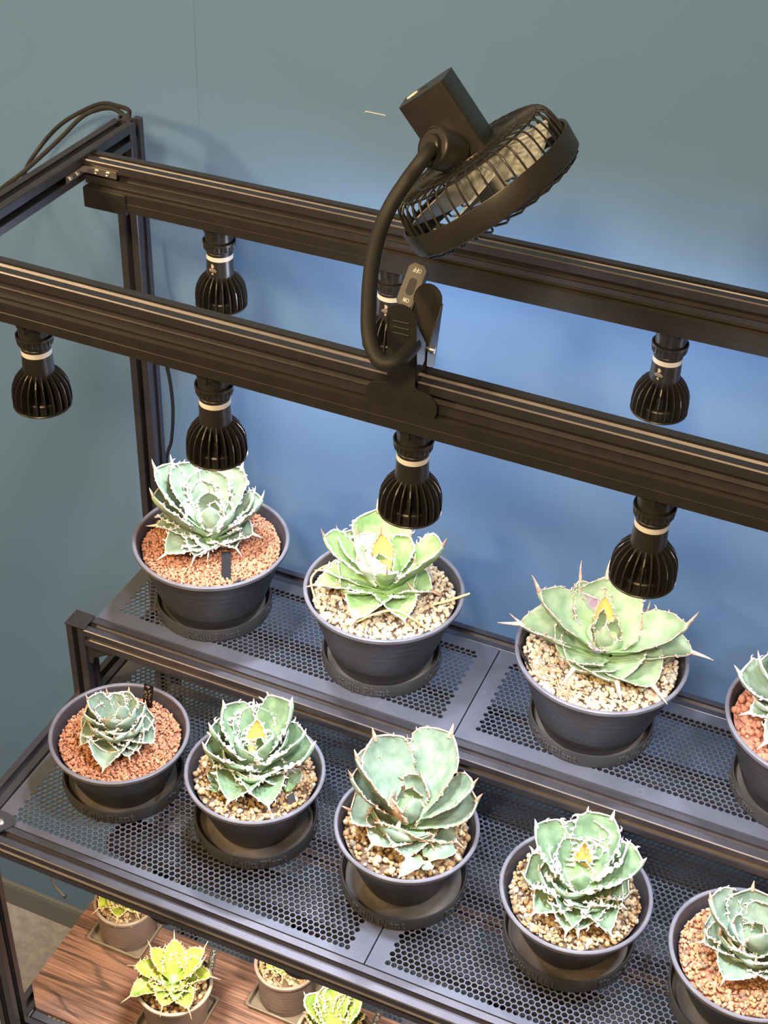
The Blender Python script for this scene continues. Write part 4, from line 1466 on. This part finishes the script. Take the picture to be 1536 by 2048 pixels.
agave('E', *POTS['E'][:2], SOIL['E'] + 0.001, 'small tight ball-shaped agave with tan spines, leftmost on the lower shelf', LEAF['blue'], M['margin'], M['margin_tan'],
      hmax=54, seed=12, tooth=0.0036, rim=0.00050, spine=0.006, fold=0.55, teeth=6,
      special={19: {'mm': M['margin_tan']}, 14: {'mm': M['margin_tan']}})
agave('F', *POTS['F'][:2], SOIL['F'] + 0.001, 'green agave with bold white curling teeth, second on the lower shelf', LEAF['blue_dark'], M['margin_white'], M['margin'],
      hmax=74, seed=15, tooth=0.0064, rim=0.00055, spine=0.007, fold=0.5,
      special={4: {'lm': LEAF['orange'], 'mm': M['margin_white'], 'kind': 'lance'}})
agave('G', *POTS['G'][:2], SOIL['G'] + 0.001, 'tall blue-green agave with tan papery edges, third on the lower shelf', LEAF['blue'], M['margin_tan'], M['margin_tan'],
      hmax=88, seed=18, tooth=0.0038, rim=0.00065, spine=0.010, fold=0.38,
      special={2: dict(br, kind='lance'), 16: {'lm': LEAF['brown']}})
agave('H', *POTS['H'][:2], SOIL['H'] + 0.001, 'round open green agave with white-banded leaf edges, fourth on the lower shelf', LEAF['blue_dark'], M['margin_white'], M['margin'],
      hmax=66, seed=21, tooth=0.0062, rim=0.00055, spine=0.007, fold=0.5,
      special={5: {'lm': LEAF['orange'], 'kind': 'lance'}})
agave('I', *POTS['I'][:2], SOIL['I'] + 0.001, 'squat blue-green agave with tan tips in the bottom right corner', LEAF['blue'], M['margin'], M['margin_tan'],
      hmax=64, seed=24, tooth=0.0038, rim=0.00055, spine=0.008, fold=0.45)

# pup beside the third lower agave
pup = empty('agave_pup', (-0.2395, 0.7220, SOIL['G'] + 0.0022), 'small smooth three-leaved agave offset at the front of the third lower pot', 'agave')
rg = random.Random(40)
for (az, rho, hz, wd) in ((-113, 31, 6, 12), (38, 27, 7, 15), (-60, 9, 7, 9), (100, 14, 10, 11)):
    make_leaf(pup, az, rho, hz, wd, LEAF['blue'], M['margin'], M['margin_tan'], 'lance', rg, 12, teeth=8, tooth=0.0006, spine=0.002, rim=0.0001, base_r=0.003, fold=0.3)
# smooth juvenile leaves at the sides of F
for (dx, dy, a1, lab) in ((-0.0150, -0.0340, 142, 'narrow upright green agave offset at the left of the second lower pot'), (0.0365, -0.0100, 90, 'narrow upright green agave offset at the right of the second lower pot')):
    pf = empty('agave_pup', (-0.4095 + dx, 0.7510 + dy, SOIL['F'] + 0.0008), lab, 'agave')
    for (az, rho, hz, wd) in ((a1, 24, 12, 10), (a1 + 40, 8, 8, 6)):
        make_leaf(pf, az, rho, hz, wd, LEAF['blue_dark'], M['margin'], M['margin_tan'], 'lance', rg, 22, teeth=7, tooth=0.0007, spine=0.002, rim=0.00015, base_r=0.002, fold=0.4)

# dry stalks lying in pot B, litter in C
for lab, pts, r_, mm_ in (
    ('yellow dried stalk bowed over the gravel right of the fresh green agave', [(-0.374, 0.846, 0.001), (-0.362, 0.852, 0.006), (-0.350, 0.858, 0.014), (-0.334, 0.868, 0.017), (-0.318, 0.874, 0.008), (-0.308, 0.876, 0.001)], 0.0011, M['stalk']),
    ('pale stalk stub poking over the right rim of the second upper pot', [(-0.312, 0.905, 0.003), (-0.300, 0.912, 0.007), (-0.286, 0.925, 0.010)], 0.0012, M['stalk']),
    ('yellow dried stalk against the left rim of the second upper pot', [(-0.405, 0.928, 0.001), (-0.4185, 0.909, 0.006), (-0.4215, 0.887, 0.008), (-0.4125, 0.872, 0.004), (-0.3985, 0.858, 0.001)], 0.0010, M['stalk']),
):
    m = MB()
    pts = [(x, y, SOIL['B'] + 0.0016 + z) for x, y, z in pts]
    n_ = len(smooth_path(pts, 5))
    m.tube(smooth_path(pts, 5), [r_ * (1 - 0.45 * abs(i / n_ - 0.5)) for i in range(n_)], 7)
    tag(m.build('dried_stalk', mm_), lab, 'stalk')
rg = random.Random(77)
m = MB()
for k in range(46):
    t = rg.random()
    x = -0.206 + 0.040 * t + rg.uniform(-0.008, 0.008)
    y = 0.868 - 0.020 * t + rg.uniform(-0.008, 0.008)
    a = rg.uniform(-1.2, 0.2)
    l = rg.uniform(0.005, 0.013)
    z = SOIL['C'] + 0.0025 + rg.uniform(0, 0.002)
    m.tube([(x, y, z), (x + l * .5 * math.cos(a), y + l * .5 * math.sin(a), z + 0.001), (x + l * math.cos(a), y + l * math.sin(a), z - 0.0002)], [0.0003, 0.0007, 0.0002], 4)
tag(m.build('leaf_litter', M['dry']), 'dry brown leaf shreds on the gravel left of the large pale agave', 'litter', kind='stuff')


# ------------------------------------------------------------------ plant labels
def plant_label(loc, w_, h_, rx, ry, rz, label, material, writing=None, wmat=None):
    L = empty('plant_label', loc, label, 'plant label')
    L.rotation_euler = (rx, ry, rz)
    m = MB()
    m.box(-w_ / 2, w_ / 2, -0.0003, 0.0003, -0.010, h_)
    o = m.build('tag_blade', material, L, smooth=False)
    if writing:
        m = MB()
        for q_ in writing:
            vs = []
            for yy in (-0.0003, -0.00042):
                for (u, v) in q_:
                    vs.append((u, yy, v))
            m.add(vs, [(7, 6, 5, 4)])
        m.build('handwriting', wmat, L, smooth=False)
    return L


def scrawl(seed, cols, h0, h1, size):
    r_ = random.Random(seed)
    out_ = []
    for cx in cols:
        v = h1 - size
        while v > h0:
            for _ in range(5):
                a = (cx + r_.uniform(-size * .5, size * .5), v + r_.uniform(0, size))
                if r_.random() < .5:
                    b_ = (a[0] + r_.choice((-1, 1)) * size * r_.uniform(.4, .8), a[1] + r_.uniform(-.1, .1) * size)
                else:
                    b_ = (a[0] + r_.uniform(-.15, .15) * size, a[1] - size * r_.uniform(.4, .9))
                out_ += [[(p.x, p.y) for p in q_] for q_ in stroke([a, b_], size * 0.15)]
            v -= size * 1.35
    return out_


# one kanji-like headed label: drawn strokes follow the marks in the photo (a large character, then two narrow columns)
wr = scrawl(4, (0.0,), 0.0380, 0.0440, 0.0042) + scrawl(6, (0.0014,), 0.012, 0.0370, 0.0022) + scrawl(9, (-0.0022,), 0.018, 0.0330, 0.0026)
plant_label((-0.5395, 0.7880, SOIL['E'] + 0.0), 0.0088, 0.0450, R(14), R(12), R(8), 'clear-edged black label with pale handwritten characters behind the leftmost lower agave', M['matte_black'], wr, M['print'])
plant_label((-0.4960, 0.8655, SOIL['A'] + 0.0020), 0.0085, 0.0270, R(-68), R(0), R(28), 'blank black label lying on the red grit in the upper left pot', M['matte_black'])
m = MB()
m.tube([(-0.4860, 0.8600, SOIL['A'] + 0.002), (-0.4825, 0.8650, SOIL['A'] + 0.0045), (-0.4790, 0.8640, SOIL['A'] + 0.0030), (-0.4800, 0.8680, SOIL['A'] + 0.0035)], [0.0015, 0.0024, 0.0018, 0.0008], 5)
tag(m.build('charcoal_piece', M['rubber'], smooth=False), 'small crumpled black scrap on the red grit beside the blank label', 'scrap')
plant_label((-0.3650, 0.7345, SOIL['F'] + 0.0), 0.0070, 0.0110, R(-25), R(0), R(60), 'short dark label stub at the front right of the second lower pot', M['grey_plastic'])
plant_label((-0.2095, 0.8705, SOIL['C'] - 0.001), 0.0190, 0.0210, R(-30), R(6), R(123), 'wide black label leaning inside the left rim of the large pale agave pot', M['matte_black'])

# ------------------------------------------------------------------ third tier: small pots in square trays
SM4 = [
    ('J', -0.5850, 0.7840, 0.0322, 0.048, 0.0300, 'rear row, left'),
    ('K', -0.4865, 0.7150, 0.0374, 0.054, 0.0310, 'front row, left'),
    ('L', -0.3970, 0.7830, 0.0320, 0.053, 0.0280, 'rear row, right'),
    ('M', -0.3190, 0.7280, 0.0374, 0.054, 0.0310, 'at the bottom picture edge'),
]
LV['J'] = [(-173, 34, 16, 18), (-125, 33, 3, 20), (-75, 30, 3, 20), (-30, 32, 5, 20), (20, 34, 12, 18), (60, 33, 20, 18), (105, 34, 24, 18), (150, 34, 20, 18), (-100, 16, 22, 18), (-20, 14, 24, 18), (80, 12, 30, 14), (170, 14, 30, 14)]
LV['L'] = [(-120, 24, 2, 16), (-75, 22, 2, 16), (-25, 26, 3, 16), (30, 28, 8, 16), (80, 28, 12, 16), (135, 26, 12, 16), (-170, 24, 6, 16), (-100, 12, 16, 14), (0, 12, 18, 14), (120, 10, 20, 12)]
for key, x, y, rt, h, rbase, where in SM4:
    tr = empty('square_tray', (x, y, ZB), 'square tan plastic tray under the small brown pot, %s' % where, 'tray', 'square trays on the board')
    m = MB()
    hw = 0.0322

    def rsq(r_, c=0.004, n=4):
        q_ = []
        for (cx, cy, a0) in ((r_ - c, r_ - c, 0), (-r_ + c, r_ - c, 90), (-r_ + c, -r_ + c, 180), (r_ - c, -r_ + c, 270)):
            for k in range(n + 1):
                a = R(a0 + 90 * k / n)
                q_.append((cx + c * math.cos(a), cy + c * math.sin(a)))
        return q_
    rings = [(hw - 0.0015, 0.0003), (hw, 0.0075), (hw - 0.0012, 0.0080), (hw - 0.0024, 0.0075), (hw - 0.0035, 0.0020)]
    vs = []
    for (r_, z) in rings:
        vs += [(u, v, z) for (u, v) in rsq(r_)]
    n = 20
    fs = [(i * n + k, i * n + (k + 1) % n, (i + 1) * n + (k + 1) % n, (i + 1) * n + k) for i in range(len(rings) - 1) for k in range(n)]
    fs += [tuple(range(n))[::-1], tuple(range((len(rings) - 1) * n, len(rings) * n))]
    m.add(vs, fs)
    m.build('tray_body', M['tan_plastic'], tr, smooth=False)
    p = empty('plant_pot', (x, y, ZB + 0.0022), 'small brown plastic pot in a square tray, %s' % where, 'pot', 'small brown pots on the board')
    pot_mesh_obj(rt, h, rbase, M['brown_pot'], p)
    sz = ZB + 0.0022 + h - 0.006
    grit((x, y), rt - 0.0045, sz, 0.0040, M['tangrit'], M['soil'], ord(key), 'golden gravel in the small brown pot, %s' % where)
    if key == 'M':
        agave(key, x, y, sz + 0.001, 'small lime agave with broad cream margins, at the bottom picture edge', LEAF['lime'], M['margin_gold'], M['margin_white'],
              hmax=44, seed=33, tooth=0.0036, rim=0.0008, spine=0.006, fold=0.5, teeth=5)
    else:
        agave(key, x, y, sz + 0.001, 'small yellow-green spiny agave, %s' % where, LEAF['yellow'], M['margin_gold'], M['margin_tan'],
              special={i_: {'lm': LEAF['lime']} for i_ in (7, 8, 9, 11, 15, 16, 17, 18)},
              hmax=42, seed=30 + ord(key), tooth=0.0034, rim=0.00042, spine=0.011, fold=0.5, teeth=5, kind='tri')
plant_label((-0.4630, 0.7430, ZB + 0.050), 0.0075, 0.0300, R(-10), R(14), R(40), 'dark label behind the yellow-green agave in the front small pot', M['grey_plastic'], scrawl(12, (0.0,), 0.002, 0.029, 0.0026), M['print'])
plant_label((-0.2890, 0.7470, ZB + 0.050), 0.0075, 0.0280, R(-10), R(20), R(40), 'dark label behind the lime agave at the bottom picture edge', M['grey_plastic'], scrawl(14, (0.0,), 0.002, 0.027, 0.0026), M['print'])
